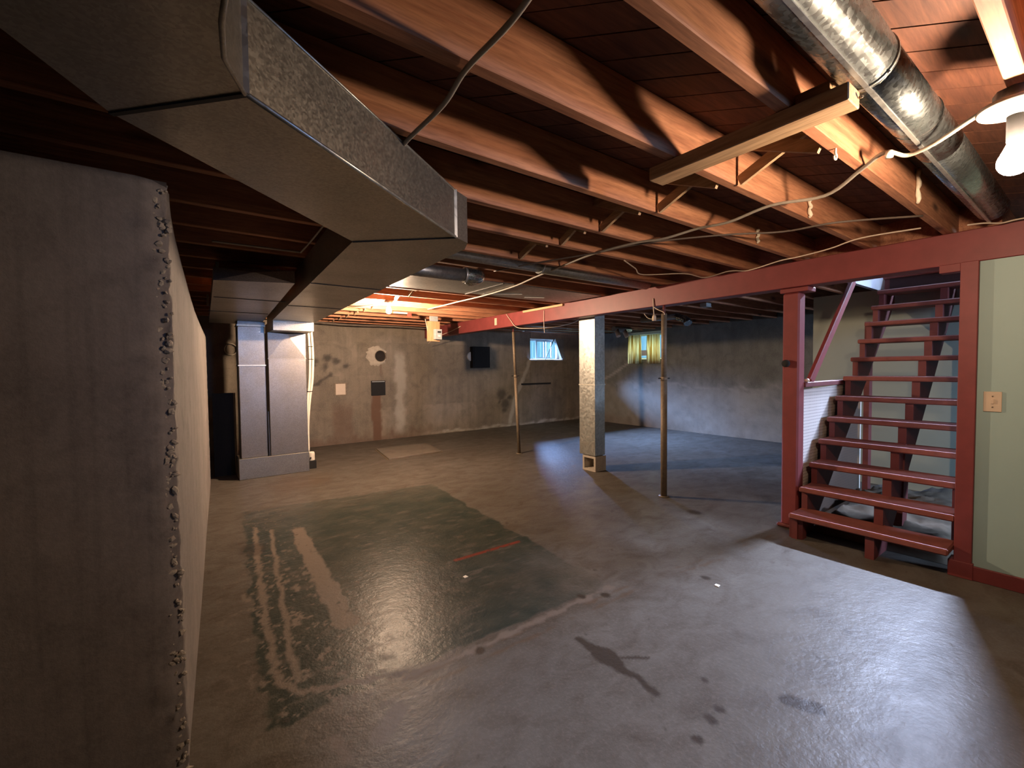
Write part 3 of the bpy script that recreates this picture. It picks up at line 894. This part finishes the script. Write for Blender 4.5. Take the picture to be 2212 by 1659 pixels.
rt = thing('return_trunk_duct', 'low shiny sheet metal return duct high behind the left stub wall', 'duct', (0.4, 4.8, 1.9))
MB().prism([(0.165, 3.52), (0.625, 3.36), (0.80, 6.60), (0.25, 6.60)], 1.90, 1.985).build('trunk_body', 'galv_riser', rt)
MB().add([(0.165, 3.52, 1.90), (0.625, 3.36, 1.90), (0.625, 3.36, 1.985), (0.165, 3.52, 1.985), (0.39, 3.425, 1.96)], [(0, 1, 4), (1, 2, 4), (2, 3, 4), (3, 0, 4)]).build('end_cap', 'galv_riser', rt)
for yy in (3.9, 5.6):
    MB().box(0.20, 0.22, yy, yy + 0.025, 1.985, ZC).build('hanger_strap', 'galv', rt)
    MB().box(0.60, 0.62, yy, yy + 0.025, 1.985, ZC).build('hanger_strap', 'galv', rt)
for yy in (4.3, 5.3):
    MB().bar((0.2, yy, 1.899), (0.72, yy, 1.899), 0.012, 0.006).build('seam', 'seam', rt)

# vertical risers standing on one plinth
rr1 = thing('return_riser_duct', 'narrow blue lit sheet metal riser duct on the left of the pair', 'duct', (0.655, 6.35, 0.25))
MB().box(0.514, 0.798, 6.20, 6.45, 0.25, 1.365).build('lower_section', 'galv_riser', rr1, bevel=0.004)
MB().box(0.512, 0.796, 6.195, 6.45, 1.372, 1.84).build('upper_section', 'galv_riser', rr1, bevel=0.004)
MB().box(0.507, 0.803, 6.188, 6.45, 1.362, 1.376).build('drive_cleat', 'bright', rr1)
MB().box(0.505, 0.805, 6.185, 6.45, 1.84, 1.86).build('drive_cleat', 'bright', rr1)
MB().box(0.514, 0.80, 6.19, 6.45, 1.86, 1.90).build('collar', 'galv_riser', rr1)

rr2 = thing('supply_riser_duct', 'wide grey sheet metal riser duct with a creased top on the right of the pair', 'duct', (1.04, 6.35, 0.25))
MB().box(0.823, 1.252, 6.16, 6.45, 0.25, 1.45).build('lower_section', 'galv_riser', rr2, bevel=0.004)
pz0, pz1 = 1.45, 1.775
fr = [(0.823, 6.16, pz0), (1.25, 6.16, pz0), (1.25, 6.16, pz1), (0.823, 6.16, pz1), (1.036, 6.143, pz1 - 0.02)]
bk = [(0.823, 6.45, pz0), (1.25, 6.45, pz0), (1.25, 6.45, pz1), (0.823, 6.45, pz1)]
MB().add(fr + bk, [(0, 1, 4), (1, 2, 4), (2, 3, 4), (3, 0, 4), (5, 6, 1, 0), (1, 6, 7, 2), (3, 2, 7, 8), (0, 3, 8, 5), (8, 7, 6, 5)]).build('creased_section', 'galv_riser', rr2)
MB().box(0.818, 1.258, 6.155, 6.45, 1.445, 1.455).build('drive_cleat', 'galv_riser', rr2)
pl = tag(MB().box(0.482, 1.258, 6.15, 6.50, 0.0, 0.25).build('duct_plinth', 'galv_dull', bevel=0.004), 'low sheet metal box on the floor under the two riser ducts', 'plinth')
tag(MB().bar((0.813, 6.185, 0.252), (0.812, 6.21, 0.80), 0.010, 0.010).build('leaning_strip', 'grey'), 'thin pale strip leaning between the two riser ducts', 'strip')
bb = thing('dark_board', 'black board standing on the floor beside the narrow riser duct', 'board', (0.37, 6.6, 0))
MB().box(0.255, 0.475, 6.55, 6.58, 0.0, 1.03).build('sheet', 'black', bb)
MB().box(0.475, 0.497, 6.55, 6.58, 0.0, 1.03).build('edge_strip', 'cloth', bb)

pm = thing('condensate_pump', 'small white and black condensate pump on the floor beside the duct plinth', 'pump', (1.335, 6.33, 0))
MB().box(1.285, 1.372, 6.28, 6.42, 0.0, 0.105).build('tank', 'black', pm, bevel=0.004)
MB().lathe([(0.0, 0.07), (0.03, 0.07), (0.038, 0.06), (0.042, 0.04), (0.042, 0.0)], (1.325, 6.35, 0.145), 18).build('motor_cover', 'white', pm)
MB().lathe([(0.042, 0.0), (0.042, 0.04)], (1.325, 6.35, 0.105), 18).build('motor_base', 'white', pm)
MB().box(1.30, 1.315, 6.302, 6.312, 0.13, 0.15).build('float_switch', 'black', pm)
for j, dx in enumerate((0.0, 0.038)):
    pp = thing('drain_pipe', ('white plastic pipe hanging right beside the wide riser duct', 'outer white plastic pipe hanging one place right of the wide riser duct')[j], 'pipe', (1.35, 6.45, 0.8), 'white pipes beside the riser duct')
    pts = smooth_path([(1.335 + dx, 6.42, 1.884), (1.347 + dx, 6.42, 1.7), (1.352 + dx, 6.42, 1.45), (1.338 + dx * 0.9, 6.42, 1.15), (1.312 + dx * 0.7, 6.43, 0.9), (1.292 + dx * 0.5, 6.44, 0.55), (1.29 + dx * 0.5, 6.44, 0.2)])
    tb = MB().tube(pts, 0.017, 10).build('tube', 'white', pp)
    for zz, xx in ((1.62, 1.349), (1.45, 1.352), (1.02, 1.325)):
        MB().tube([(xx + dx * 0.9, 6.42, zz - 0.004), (xx + dx * 0.9, 6.42, zz + 0.004)], 0.0195, 10).build('pipe_tie', 'black', tb)

# ------------------------------------------------------------------ galvanized box riser on a concrete block (centre)
gc = thing('box_riser_duct', 'bright galvanized box duct rising behind the beam beside the slim posts', 'duct', (4.16, 3.93, 0.2))
MB().box(4.055, 4.235, 3.795, 4.065, 0.2, 1.08).build('lower_section', 'galv', gc, bevel=0.003)
MB().box(4.055, 4.235, 3.795, 4.065, 1.09, 2.095).build('upper_section', 'galv', gc, bevel=0.003)
MB().box(4.05, 4.24, 3.79, 4.07, 1.078, 1.092).build('drive_cleat', 'bright', gc)
def block():
    b = MB()
    x0, x1, y0, y1, z1 = 4.065, 4.255, 3.80, 4.02, 0.19
    # cored concrete block lying with its core openings towards the room
    t = 0.028
    b.box(x0, x1, y0, y0 + t, 0, z1); b.box(x0, x1, y1 - t, y1, 0, z1)
    b.box(x0, x1, y0 + t, y1 - t, 0, t); b.box(x0, x1, y0 + t, y1 - t, z1 - t, z1)
    b.box(x0 + 0.14, x1, y0 + t, y1 - t, t, z1 - t)
    o = b.build('concrete_block', 'block')
    tag(o, 'grey cored concrete block on the floor under the box duct', 'block')
block()

# ------------------------------------------------------------------ round duct near the lamp and smaller ducts in the bays
def ring(c, r, x, n=24):
    return [(x, c[0] + r * math.cos(2 * math.pi * k / n), c[1] + r * math.sin(2 * math.pi * k / n)) for k in range(n)]
rd = thing('round_duct', 'thick round spangled metal duct in the joist bay beside the near lamp', 'duct', (1.3, 0.43, 2.17))
yc, zc_, R_ = 0.445, 2.170, 0.073
MB().tube([(0.16, yc, zc_), (1.62, yc, zc_)], R_, 32).build('near_pipe', 'galv_spangle', rd)
MB().tube([(1.60, yc, zc_), (2.42, yc - 0.01, zc_)], R_ * 0.975, 32).build('far_pipe', 'galv_spangle', rd)
MB().tube([(2.41, yc - 0.01, zc_), (3.7, yc - 0.01, zc_ + 0.01)], R_ * 0.96, 28).build('end_pipe', 'galv_spangle', rd)
MB().tube([(1.598, yc, zc_), (1.606, yc, zc_)], R_ * 1.04, 32).build('crimp_ring', 'galv', rd)
MB().tube([(2.10, yc - 0.007, zc_), (2.104, yc - 0.007, zc_)], R_ * 1.0, 32).build('joint_line', 'seam', rd)
MB().box(0.16, 3.7, yc - 0.009, yc + 0.003, zc_ - R_ - 0.003, zc_ - R_ + 0.004).build('lock_seam', 'galv', rd)
MB().tube(smooth_path([(1.60, 0.505, 2.12), (1.615, 0.47, 2.108), (1.63, 0.43, 2.104), (1.60, 0.39, 2.115)]), 0.0025, 6).build('hanger_wire', 'bright', rd)

bd = thing('bay_duct', 'long thin round grey duct in the joist bay right of the trunk duct', 'duct', (2.4, 2.8, 2.14))
MB().tube([(1.10, 2.80, 2.145), (2.36, 2.80, 2.145)], 0.066, 20).build('near_pipe', 'galv_dark', bd)
MB().tube([(2.34, 2.79, 2.14), (3.72, 2.79, 2.14)], 0.07, 20).build('far_pipe', 'galv_dark', bd)
MB().tube([(2.335, 2.79, 2.14), (2.35, 2.79, 2.14)], 0.074, 20).build('crimp_ring', 'galv', bd)

pn = thing('joist_panning', 'flat grey sheet metal nailed under the joists beyond the trunk duct', 'sheet metal', (2.5, 3.7, 2.09))
MB().box(1.22, 2.42, 3.40, 4.08, 2.090, 2.0985).build('near_sheet', 'galv_dark', pn)
MB().box(2.40, 3.72, 3.38, 4.02, 2.087, 2.0985).build('far_sheet', 'galv_dark', pn)
MB().box(2.395, 2.41, 3.38, 4.08, 2.083, 2.09).build('lap_seam', 'seam', pn)
for q, (a, b) in enumerate((((2.55, 3.95), (2.9, 3.75)), ((3.05, 3.9), (3.25, 3.8)))):
    MB().bar((*a, 2.083), (*b, 2.083), 0.012, 0.006).build('bright_nailer', 'bright', pn)
el = thing('branch_pipe', 'short round branch pipe ending in a shiny elbow below the joists', 'duct', (1.6, 3.0, 2.03))
MB().tube([(1.10, 3.06, 2.030), (1.78, 3.02, 2.030)], 0.05, 18).build('pipe', 'galv_dark', el)
MB().tube(smooth_path([(1.77, 3.02, 2.03), (1.86, 3.02, 2.032), (1.92, 3.06, 2.04), (1.935, 3.14, 2.045), (1.93, 3.22, 2.046)], 4), 0.056, 18).build('elbow', 'galv_spangle', el)
MB().tube([(1.765, 3.021, 2.03), (1.785, 3.019, 2.03)], 0.0585, 18).build('crimp_ring', 'bright', el)

# shiny fittings in the dark ceiling beyond the beam
fe = thing('vent_elbow', 'crumpled shiny vent elbow under the ceiling right of the curtained window', 'duct', (6.0, 3.8, 2.02))
MB().tube(smooth_path([(6.0, 3.95, 2.06), (5.98, 3.84, 2.02), (5.96, 3.76, 1.985), (5.94, 3.72, 1.93)], 4), [0.045, .05, .052, .05, .048, .052, .055, .05, .052, .056, .058, .06, .06], 14).build('elbow', 'galv_spangle', fe)
MB().tube([(6.0, 3.93, 2.06), (6.02, 4.6, 2.07)], 0.045, 14).build('pipe', 'galv_dark', fe)
jb = thing('junction_box', 'small pale metal junction box under the dark ceiling beyond the beam', 'box', (5.34, 3.1, 2.07))
MB().box(5.29, 5.40, 3.06, 3.15, 2.055, 2.099).build('case', 'grey', jb, bevel=0.004)
MB().box(5.285, 5.405, 3.055, 3.155, 2.05, 2.055).build('cover', 'grey', jb)
pf = thing('pipe_fittings', 'cluster of dull pipe fittings above the curtained window', 'pipe', (7.0, 5.9, 2.0))
MB().tube([(6.75, 5.82, 2.05), (7.25, 5.82, 2.05)], 0.05, 14).build('pipe', 'grey', pf)
MB().tube([(6.82, 5.81, 2.03), (6.80, 5.74, 1.90)], 0.045, 12).build('outlet', 'ivory', pf)
MB().tube([(7.05, 5.81, 2.03), (7.06, 5.74, 1.90)], 0.045, 12).build('outlet', 'ivory', pf)
for q, (yy, zz, lb) in enumerate(((7.37, 2.0885, 'thin pale pipe under the ceiling nearest the blue window'), (6.97, 2.0885, 'thin pale pipe under the ceiling second from the blue window'), (6.57, 2.0885, 'thin pale pipe under the ceiling third from the blue window'))):
    w = thing('water_pipe', lb, 'pipe', (6.5, yy, zz), 'thin pipes in front of the blue window')
    MB().tube([(4.6, yy, zz), (8.0, yy, zz)], 0.011, 8).build('tube', 'galv', w)
    MB().tube([(5.6 + q * 0.3, yy, zz), (5.75 + q * 0.3, yy, zz)], 0.016, 8).build('coupling', 'bright', w)

# ------------------------------------------------------------------ lamps
def lamp(name, label, x, y, top, drop, bulbmat, rp=0.08, rb=0.036, box=0.04):
    t = thing(name, label, 'lamp', (x, y, top), None)
    MB().lathe([(0, box), (0.05, box), (0.05, 0.0)], (x, y, top - box), 8).build('octagon_box', 'galv_dark', t)
    z = top - box
    MB().lathe([(0.0, 0.0), (rp * 0.97, 0.0), (rp, -0.006), (rp * 0.95, -0.014), (rp * 0.6, -0.018), (rp * 0.45, -0.03), (rp * 0.30, -0.032), (0.0, -0.032)], (x, y, z), 32).build('base_plate', 'porcelain', t)
    MB().lathe([(0.02, -0.03), (0.02, -drop + rb * 1.55), (0.0, -drop + rb * 1.55)], (x, y, z), 16).build('socket', 'black', t)
    zb = z - drop
    prof = [(0.013, rb * 1.75), (0.016, rb * 1.5), (0.022, rb * 1.15)]
    for k in range(1, 13):
        a = math.pi * (0.25 + 0.75 * k / 12)
        prof.append((rb * math.sin(a), rb * math.cos(a)))
    MB().lathe(prof, (x, y, zb), 24).build('bulb', bulbmat, t)
    return t
lamp('ceiling_lamp', 'bare lit bulb in a white porcelain holder at the upper right', 1.99, 0.19, ZC, 0.165, 'bulb_near', 0.085, 0.039)
lamp('ceiling_lamp', 'far bare bulb glowing under the joists in front of the back wall', 1.925, 5.02, ZC, 0.10, 'bulb_far', 0.042, 0.03, 0.02)

rt2 = thing('warning_tag', 'small red and white plastic tag hanging beside the far bulb', 'tag', (2.4, 5.75, 2.08))
MB().box(2.50, 2.56, 5.83, 5.836, 2.03, 2.085).build('red_end', 'redplastic', rt2)
MB().box(2.30, 2.50, 5.83, 5.834, 2.066, 2.088).build('fringe_strip', 'ivory', rt2)

# ------------------------------------------------------------------ fuse / switch board hung by the beam
sb = thing('switch_board', 'orange plywood board with a grey switch box hanging near the beam end', 'switch', (3.03, 6.1, 1.72))
MB().box(2.925, 3.13, 6.095, 6.115, 1.72, 2.02).build('backboard', 'plywood', sb)
MB().box(2.97, 3.10, 6.085, 6.12, 2.02, 2.096).build('upper_box', 'grey', sb, bevel=0.004)
MB().box(3.02, 3.135, 6.03, 6.095, 1.745, 1.90).build('switch_box', 'grey', sb, bevel=0.005)
sbb = bpy.data.objects['switch_box']
MB().box(3.06, 3.115, 6.024, 6.032, 1.845, 1.87).build('lever_slot', 'black', sbb)
MB().box(3.065, 3.105, 6.024, 6.032, 1.785, 1.815).build('rating_label', 'white', sbb)
MB().tube([(2.90, 6.11, 2.05), (2.92, 6.10, 1.93), (2.935, 6.10, 1.84)], 0.005, 6).build('feed_cable', 'cable_white', sb)

ep = thing('electrical_panel', 'flat black box on the back wall between the beam and the window', 'panel', (5.05, 8.0, 1.54))
MB().box(4.83, 5.26, 7.94, 8.049, 1.32, 1.765).build('case', 'black', ep, bevel=0.006)
MB().box(4.86, 5.23, 7.93, 7.94, 1.35, 1.735).build('door_cover', 'black', ep)
wd = MB().lathe([(0.0, -0.03), (0.085, -0.03), (0.10, -0.015), (0.10, 0.0)], (4.845, 8.045, 1.56), 24, 'y').build('wall_disc', 'white')
tag(wd, 'round white cap half hidden behind the black wall box', 'cap')

ws = thing('wall_sleeve', 'round hole with a rough pale mortar ring in the back wall', 'hole', (2.87, 8.04, 1.555))
def mortar():
    n = 40; prof = []
    v = []; f = []
    rrm = random.Random(8)
    for k in range(n):
        a = 2 * math.pi * k / n
        ro = 0.195 + rrm.uniform(-0.025, 0.02) - 0.02 * math.cos(a)
        cx = 2.87 - 0.02 * 0
        c, s = math.cos(a), math.sin(a)
        v += [(2.87 + 0.03 + 0.098 * c, 8.03, 1.552 + 0.098 * s), (2.87 + 0.03 + 0.115 * c, 8.018, 1.552 + 0.115 * s), (2.86 + ro * 0.85 * c, 8.022 + rrm.uniform(-.004, .004), 1.555 + ro * 0.85 * s), (2.86 + ro * c, 8.049, 1.555 + ro * s)]
    for k in range(n):
        k2 = (k + 1) % n
        for j in range(3):
            f.append((k * 4 + j, k2 * 4 + j, k2 * 4 + j + 1, k * 4 + j + 1))
    MB().add(v, f, True).build('mortar_ring', 'block', ws)
mortar()
MB().lathe([(0.0, 0.012), (0.099, 0.012), (0.099, -0.02)], (2.90, 8.035, 1.552), 28, 'y').build('dark_bore', 'dark_hollow', ws)
MB().lathe([(0.098, 0.0), (0.098, -0.03), (0.106, -0.03), (0.106, 0.0)], (2.90, 8.045, 1.552), 28, 'y').build('pipe_lip', 'rust', ws)

ap = thing('access_plate', 'square white cover plate with dark edges on the back wall', 'plate', (2.18, 8.04, 0.965))
MB().box(2.075, 2.285, 8.035, 8.049, 0.85, 1.08).build('dark_frame', 'rust', ap)
MB().box(2.095, 2.262, 8.024, 8.036, 0.868, 1.062).build('cover', 'ivory', ap, bevel=0.004)
bp = thing('black_plate', 'square black steel plate on the back wall under the mortared hole', 'plate', (2.85, 8.04, 0.96))
MB().box(2.72, 2.985, 8.03, 8.049, 0.83, 1.10).build('plate', 'black', bp, bevel=0.004)
MB().box(2.735, 2.97, 8.025, 8.031, 1.075, 1.09).build('top_lip', 'grey', bp)
hc = tag(MB().tube([(0.568 + 0.085 * math.cos(a * math.pi / 12), 8.02 - 0.012 * (a % 2), 1.635 + 0.085 * math.sin(a * math.pi / 12)) for a in range(24)], 0.009, 8, True).build('wire_coil', 'cable'), 'round loop of pale wire hung on the back wall left of the risers', 'coil')
rod = tag(MB().bar((6.17, 8.03, 0.936), (7.05, 8.03, 0.936), 0.02, 0.035).build('wall_rod', 'black'), 'thin black rod fixed on the wall under the blue window', 'rod')

hs = thing('floor_hatch', 'square concrete slab cover on the floor near the back wall', 'slab', (2.8, 6.65, 0))
MB().prism([(2.32, 6.16), (3.20, 6.24), (3.32, 7.05), (2.46, 7.08)], 0.001, 0.022).build('cover_slab', 'slab', hs, bevel=0.006)
MB().prism([(2.30, 6.14), (3.22, 6.225), (3.34, 7.07), (2.44, 7.10)], 0.0, 0.004).build('joint_gap', 'rust', hs)

# ------------------------------------------------------------------ windows
def window(name, fixed, u0, u1, z0, z1, t, axis, panes, mat='window_white'):
    root = struct(bpy.data.objects.new(name, None)); COL.objects.link(root)
    def bx(a, b, c, d, dt0, dt1, nm, m, par):
        o = MB()
        if axis == 'y': o.box(a, b, t + dt0, t + dt1, c, d)
        else: o.box(t + dt0, t + dt1, a, b, c, d)
        return o.build(nm, m, par)
    e = 0.035
    fr = MB()
    for a, b, c, d in ((u0, u1, z0, z0 + e), (u0, u1, z1 - e, z1), (u0, u0 + e, z0, z1), (u1 - e, u1, z0, z1)):
        if axis == 'y': fr.box(a, b, t - 0.02, t + 0.02, c, d)
        else: fr.box(t - 0.02, t + 0.02, a, b, c, d)
    f = fr.build('window_frame', mat, root)
    n = panes
    w = (u1 - u0 - 2 * e) / n
    for i in range(n):
        a = u0 + e + i * w
        if i: bx(a - 0.012, a + 0.012, z0 + e, z1 - e, -0.015, 0.015, 'mullion', mat, root)
        bx(a, a + w, z0 + e, z1 - e, -0.002, 0.002, 'pane', 'glass', root)
    return root
wn = window('window_1', None, 6.45, 7.46, 1.50, 1.985, Y1 + 0.20, 'y', 3)
MB().box(6.72, 7.22, Y1 + 0.12, Y1 + 0.15, 1.535, 1.555).build('sash_rail', 'window_white', wn)
MB().box(6.72, 7.22, Y1 + 0.12, Y1 + 0.15, 1.93, 1.95).build('sash_rail', 'window_white', wn)
for xx in (6.72, 6.97, 7.20):
    MB().box(xx, xx + 0.02, Y1 + 0.12, Y1 + 0.15, 1.555, 1.93).build('sash_stile', 'window_white', wn)
MB().box(6.42, 7.44, Y1 - 0.04, Y1 + 0.1, 1.475, 1.50).build('window_sill', 'window_white', wn)
MB().prism([(7.22, 2.0), (7.50, 2.0), (7.50, 1.50), (7.42, 1.54)], Y1 - 0.01, Y1 + 0.06, 'y').build('plaster_reveal', 'wall_far', wn)
wst = tag(MB().bar((6.88, Y1 - 0.03, 1.50), (7.16, Y1 - 0.03, 1.99), 0.014, 0.02, (0, 1, 0)).build('prop_stick', 'black'), 'thin dark stick slanting across the small blue window', 'stick')
wn2 = window('window_2', None, 5.66, 6.52, 1.47, 2.02, X1 + 0.20, 'x', 2, 'window_white')
MB().box(X1 - 0.012, X1, 5.60, 6.58, 2.00, 2.06).build('window_head', 'window_white', wn2)
wn3 = window('window_3', None, 1.2, 2.15, 1.55, 2.05, Y0 - 0.2, 'y', 2, 'window_white')

wn4 = window('added_window_4', None, 4.5, 5.5, 1.5, 2.05, Y0 - 0.2, 'y', 2, 'window_white')  # unseen window, added for the lamp that lights the end wall

def curtain(y0, y1, z0, z1, label):
    n = 40
    v = []; f = []
    for i in range(n + 1):
        t = i / n
        y = y0 + (y1 - y0) * t
        dx = 0.014 * math.sin(t * 2 * math.pi * 6.5) + 0.006 * math.sin(t * 23)
        for z, s in ((z1, 0.5), ((z0 + z1) / 2, 1.0), (z0, 1.25)):
            v.append((7.975 + dx * s, y + 0.006 * math.sin(9 * t + z * 7), z))
    for i in range(n):
        for j in range(2):
            f.append((i * 3 + j, i * 3 + 3 + j, i * 3 + 4 + j, i * 3 + 1 + j))
    o = MB().add(v, f, True).build('curtain', 'curtain')
    md = o.modifiers.new('thickness', 'SOLIDIFY'); md.thickness = 0.002
    tag(o, label, 'curtain', 'curtains at the right wall window')
curtain(6.105, 6.46, 1.375, 2.00, 'short ochre striped curtain on the left half of the right wall window')
curtain(5.63, 5.965, 1.37, 1.985, 'short ochre striped curtain behind the slim post at the right wall window')
tag(MB().tube([(7.975, 5.55, 2.005), (7.975, 6.55, 2.02)], 0.008, 8).build('curtain_rod', 'window_white'), 'thin curtain rod over the ochre curtains', 'rod')
sbx = thing('sill_box', 'small white box on the sill between the two curtains', 'box', (8.0, 6.04, 1.55))
MB().box(7.99, 8.045, 5.965, 6.115, 1.545, 1.64).build('case', 'window_white', sbx, bevel=0.004)
MB().box(7.985, 8.048, 5.96, 6.12, 1.64, 1.66).build('lid', 'window_white', sbx)

# ------------------------------------------------------------------ small things near the lamp and on the joists
cb = thing('cross_board', 'pale two by four nailed flat under the joists left of the near lamp', 'board', (1.57, 0.8, 2.06))
MB().box(1.525, 1.614, 0.462, 1.13, 2.048, 2.098).build('plank_body', 'lumber_y', cb, bevel=0.003)
MB().tube([(1.60, 0.46, 2.075), (1.60, 0.45, 2.075)], 0.004, 6).build('nail_head', 'rust', cb)
MB().box(1.56, 1.65, 0.52, 0.612, 2.104, 2.142).build('end_block', 'lumber_y', cb)
nl = tag(MB().tube([(1.60, 0.60, 2.105), (1.69, 0.60, 2.14)], 0.003, 6).build('bent_nail', 'rust'), 'thin bent nail sticking out of the joist above the cross board', 'nail')
hk = tag(MB().tube(smooth_path([(1.96, 0.632, 2.10), (1.96, 0.632, 2.085), (1.97, 0.632, 2.075), (1.965, 0.632, 2.062), (1.95, 0.632, 2.06), (1.945, 0.632, 2.07)], 4), 0.004, 6).build('ceiling_hook', 'porcelain'), 'small white hook screwed under the joist near the cross board', 'hook')
for xx, yy, z0, z1, lb in ((2.97, 0.608, 2.105, 2.27, 'pale dusty cobweb strip on the joist nearest the lamp and beam'), (3.06, 1.42, 2.11, 2.195, 'pale dusty cobweb strip on the second lit joist by the beam'), (2.75, 1.005, 2.103, 2.2, 'pale dusty cobweb strip on the joist between two other cobwebs')):
    b = MB()
    pts = [(xx + 0.012 * math.sin(k * 1.7), yy - 0.004, z0 + (z1 - z0) * k / 8) for k in range(9)]
    b.tube(pts, [0.010 * (0.5 + 0.5 * abs(math.sin(k * 2.1))) + 0.002 for k in range(9)], 6)
    tag(b.build('cobweb', 'web'), lb, 'cobweb', 'cobwebs on the joists by the beam')

def cable(name, label, pts, r, mat='cable', group=None, k=6):
    o = MB().tube(smooth_path(pts, k), r, 8).build(name, mat)
    return tag(o, label, 'cable', group)
cable('power_cable', 'grey cable stapled across the undersides of the joists at the upper middle', [(0.58, 0.2, 2.084), (0.60, 0.63, 2.088), (0.61, 0.82, 2.075), (0.62, 1.03, 2.09), (0.635, 1.19, 2.078), (0.64, 1.44, 2.09), (0.63, 1.62, 2.075), (0.62, 1.84, 2.092)], 0.0075)
cable('lamp_cable', 'long cable running from the near lamp across the joists towards the beam', [(2.0, 0.255, 2.075), (2.05, 0.30, 2.077), (2.14, 0.40, 2.070), (2.19, 0.48, 2.078), (2.13, 0.53, 2.092), (2.24, 0.635, 2.092), (2.36, 0.80, 2.068), (2.36, 1.03, 2.093), (2.38, 1.25, 2.075), (2.40, 1.445, 2.093), (2.36, 1.64, 2.076), (2.34, 1.84, 2.093), (2.32, 2.18, 2.093), (2.40, 2.62, 2.093), (2.48, 3.02, 2.092), (2.54, 3.42, 2.078), (2.58, 4.0, 2.076), (2.61, 4.62, 2.09), (2.6, 5.4, 2.09)], 0.0075)
tag(MB().lathe([(0, -0.012), (0.012, -0.012), (0.014, 0.0), (0.011, 0.012), (0, 0.012)], (2.125, 0.515, 2.078), 12).build('porcelain_knob', 'porcelain'), 'small white knob insulator holding the lamp cable beside the round duct', 'knob')
cable('second_cable', 'dark cable crossing the joists just below the lamp cable', [(3.2, 0.63, 2.092), (2.9, 0.92, 2.08), (2.86, 1.18, 2.088), (2.64, 1.43, 2.093), (2.40, 1.80, 2.093), (2.30, 2.17, 2.091), (2.15, 2.62, 2.092), (2.05, 3.02, 2.093)], 0.0055, 'cable_dark')
cable('beam_cable', 'thin pale wire looping along the top edge of the red beam', [(2.66, 2.19, 2.095), (2.93, 2.3, 2.09), (3.14, 2.385, 2.08), (3.42, 2.18, 2.085), (3.74, 2.18, 2.088), (3.72, 1.95, 2.10), (3.78, 1.82, 2.09), (3.66, 1.53, 2.095), (3.60, 1.38, 2.085), (3.52, 1.16, 2.083), (3.40, 0.95, 2.085), (3.47, 0.69, 2.09)], 0.0045, 'cable_white')
cable('corner_wire', 'short pale wire lying over the beam under the near lamp', [(3.62, 0.52, 2.09), (3.66, 0.46, 2.092), (3.72, 0.40, 2.088), (3.74, 0.34, 2.096), (3.77, 0.2, 2.10)], 0.0045, 'cable_white')
cable('loop_wire', 'pale wire looping over the far beam towards the first slim post', [(3.79, 5.28, 2.09), (3.785, 5.18, 2.0), (3.79, 5.03, 1.88), (3.86, 4.8, 1.85), (4.1, 4.6, 1.86), (4.5, 4.6, 1.95), (4.9, 4.8, 2.09)], 0.004, 'cable_white')
cable('beam_tail', 'pale wire hanging down off the beam end by the switch board', [(3.78, 6.6, 2.02), (3.76, 6.9, 1.96), (3.70, 7.2, 1.90), (3.66, 7.4, 1.84), (3.66, 7.6, 1.78)], 0.005, 'cable_white')
cable('short_wire', 'short straight wire hanging over the beam above the blue window', [(3.795, 4.44, 2.05), (3.79, 4.44, 1.95), (3.795, 4.44, 1.80), (3.80, 4.435, 1.76)], 0.004, 'cable_white')
cable('pipe_wire', 'thin pale pipe running under the dark ceiling behind the stub wall', [(0.15, 3.20, 2.075), (0.4, 3.19, 2.075), (0.636, 3.18, 2.075)], 0.007, 'cable')
cable('riser_wire', 'thin wire slanting up to the trunk duct above the return duct', [(0.63, 3.17, 2.07), (0.628, 2.8, 2.075), (0.62, 2.45, 2.08)], 0.005, 'cable')
cable('far_cable', 'white cable sagging under the joists beside the far bulb', [(1.33, 5.38, 2.09), (1.45, 5.3, 2.05), (1.65, 5.15, 2.03), (1.90, 5.05, 2.07)], 0.007, 'cable_white')
cable('far_joist_cable', 'dark cable running along the wall top behind the far bulb', [(1.5, 7.6, 2.09), (2.2, 7.6, 2.06), (3.0, 7.6, 2.07), (3.7, 7.6, 2.06)], 0.009, 'cable_dark')

cord = thing('hanging_cord', 'pale cord hanging from the beam with an empty bulb socket beside the slim post', 'cord', (3.8, 2.75, 1.98))
MB().tube(smooth_path([(3.795, 2.76, 1.985), (3.79, 2.755, 1.9), (3.79, 2.748, 1.82)], 4), 0.005, 6).build('cord', 'cable_white', cord)
MB().tube(smooth_path([(3.79, 2.755, 1.90), (3.792, 2.71, 1.87), (3.80, 2.645, 1.835), (3.802, 2.635, 1.81)], 4), 0.004, 6).build('branch_cord', 'cable_white', cord)
MB().lathe([(0, 0.03), (0.012, 0.03), (0.02, 0.01), (0.02, -0.03), (0.0, -0.03)], (3.79, 2.745, 1.79), 12).build('socket', 'cable_white', cord)
MB().tube(smooth_path([(3.79, 2.74, 1.785), (3.82, 2.8, 1.785), (3.86, 2.88, 1.81), (3.90, 2.95, 1.86)], 4), 0.004, 6).build('tail_wire', 'cable', cord)

# switch plate on the green wall
sw = thing('light_switch', 'ivory switch plate on the green wall beside the red trim', 'switch', (3.77, 0.42, 1.075))
MB().box(3.7725, 3.78, 0.384, 0.458, 1.018, 1.135).build('plate', 'ivory', sw, bevel=0.002)
MB().box(3.766, 3.7725, 0.416, 0.426, 1.065, 1.09).build('toggle', 'ivory', sw)
for zz in (1.045, 1.108):
    MB().lathe([(0, -0.002), (0.004, -0.002), (0.004, 0.0)], (3.7725, 0.421, zz), 10, 'x').build('screw', 'rust', sw)
for (x, y, lb) in ((1.37, 2.378, 'white paint flake on the green floor patch'), (2.50, 1.37, 'tiny bright scrap on the bare floor near the stairs')):
    b = MB().prism([(x - .012, y - .014), (x + .016, y - .01), (x + .012, y + .016), (x - .01, y + .012)], 0.0005, 0.004)
    tag(b.build('paint_flake', 'white'), lb, 'flake')
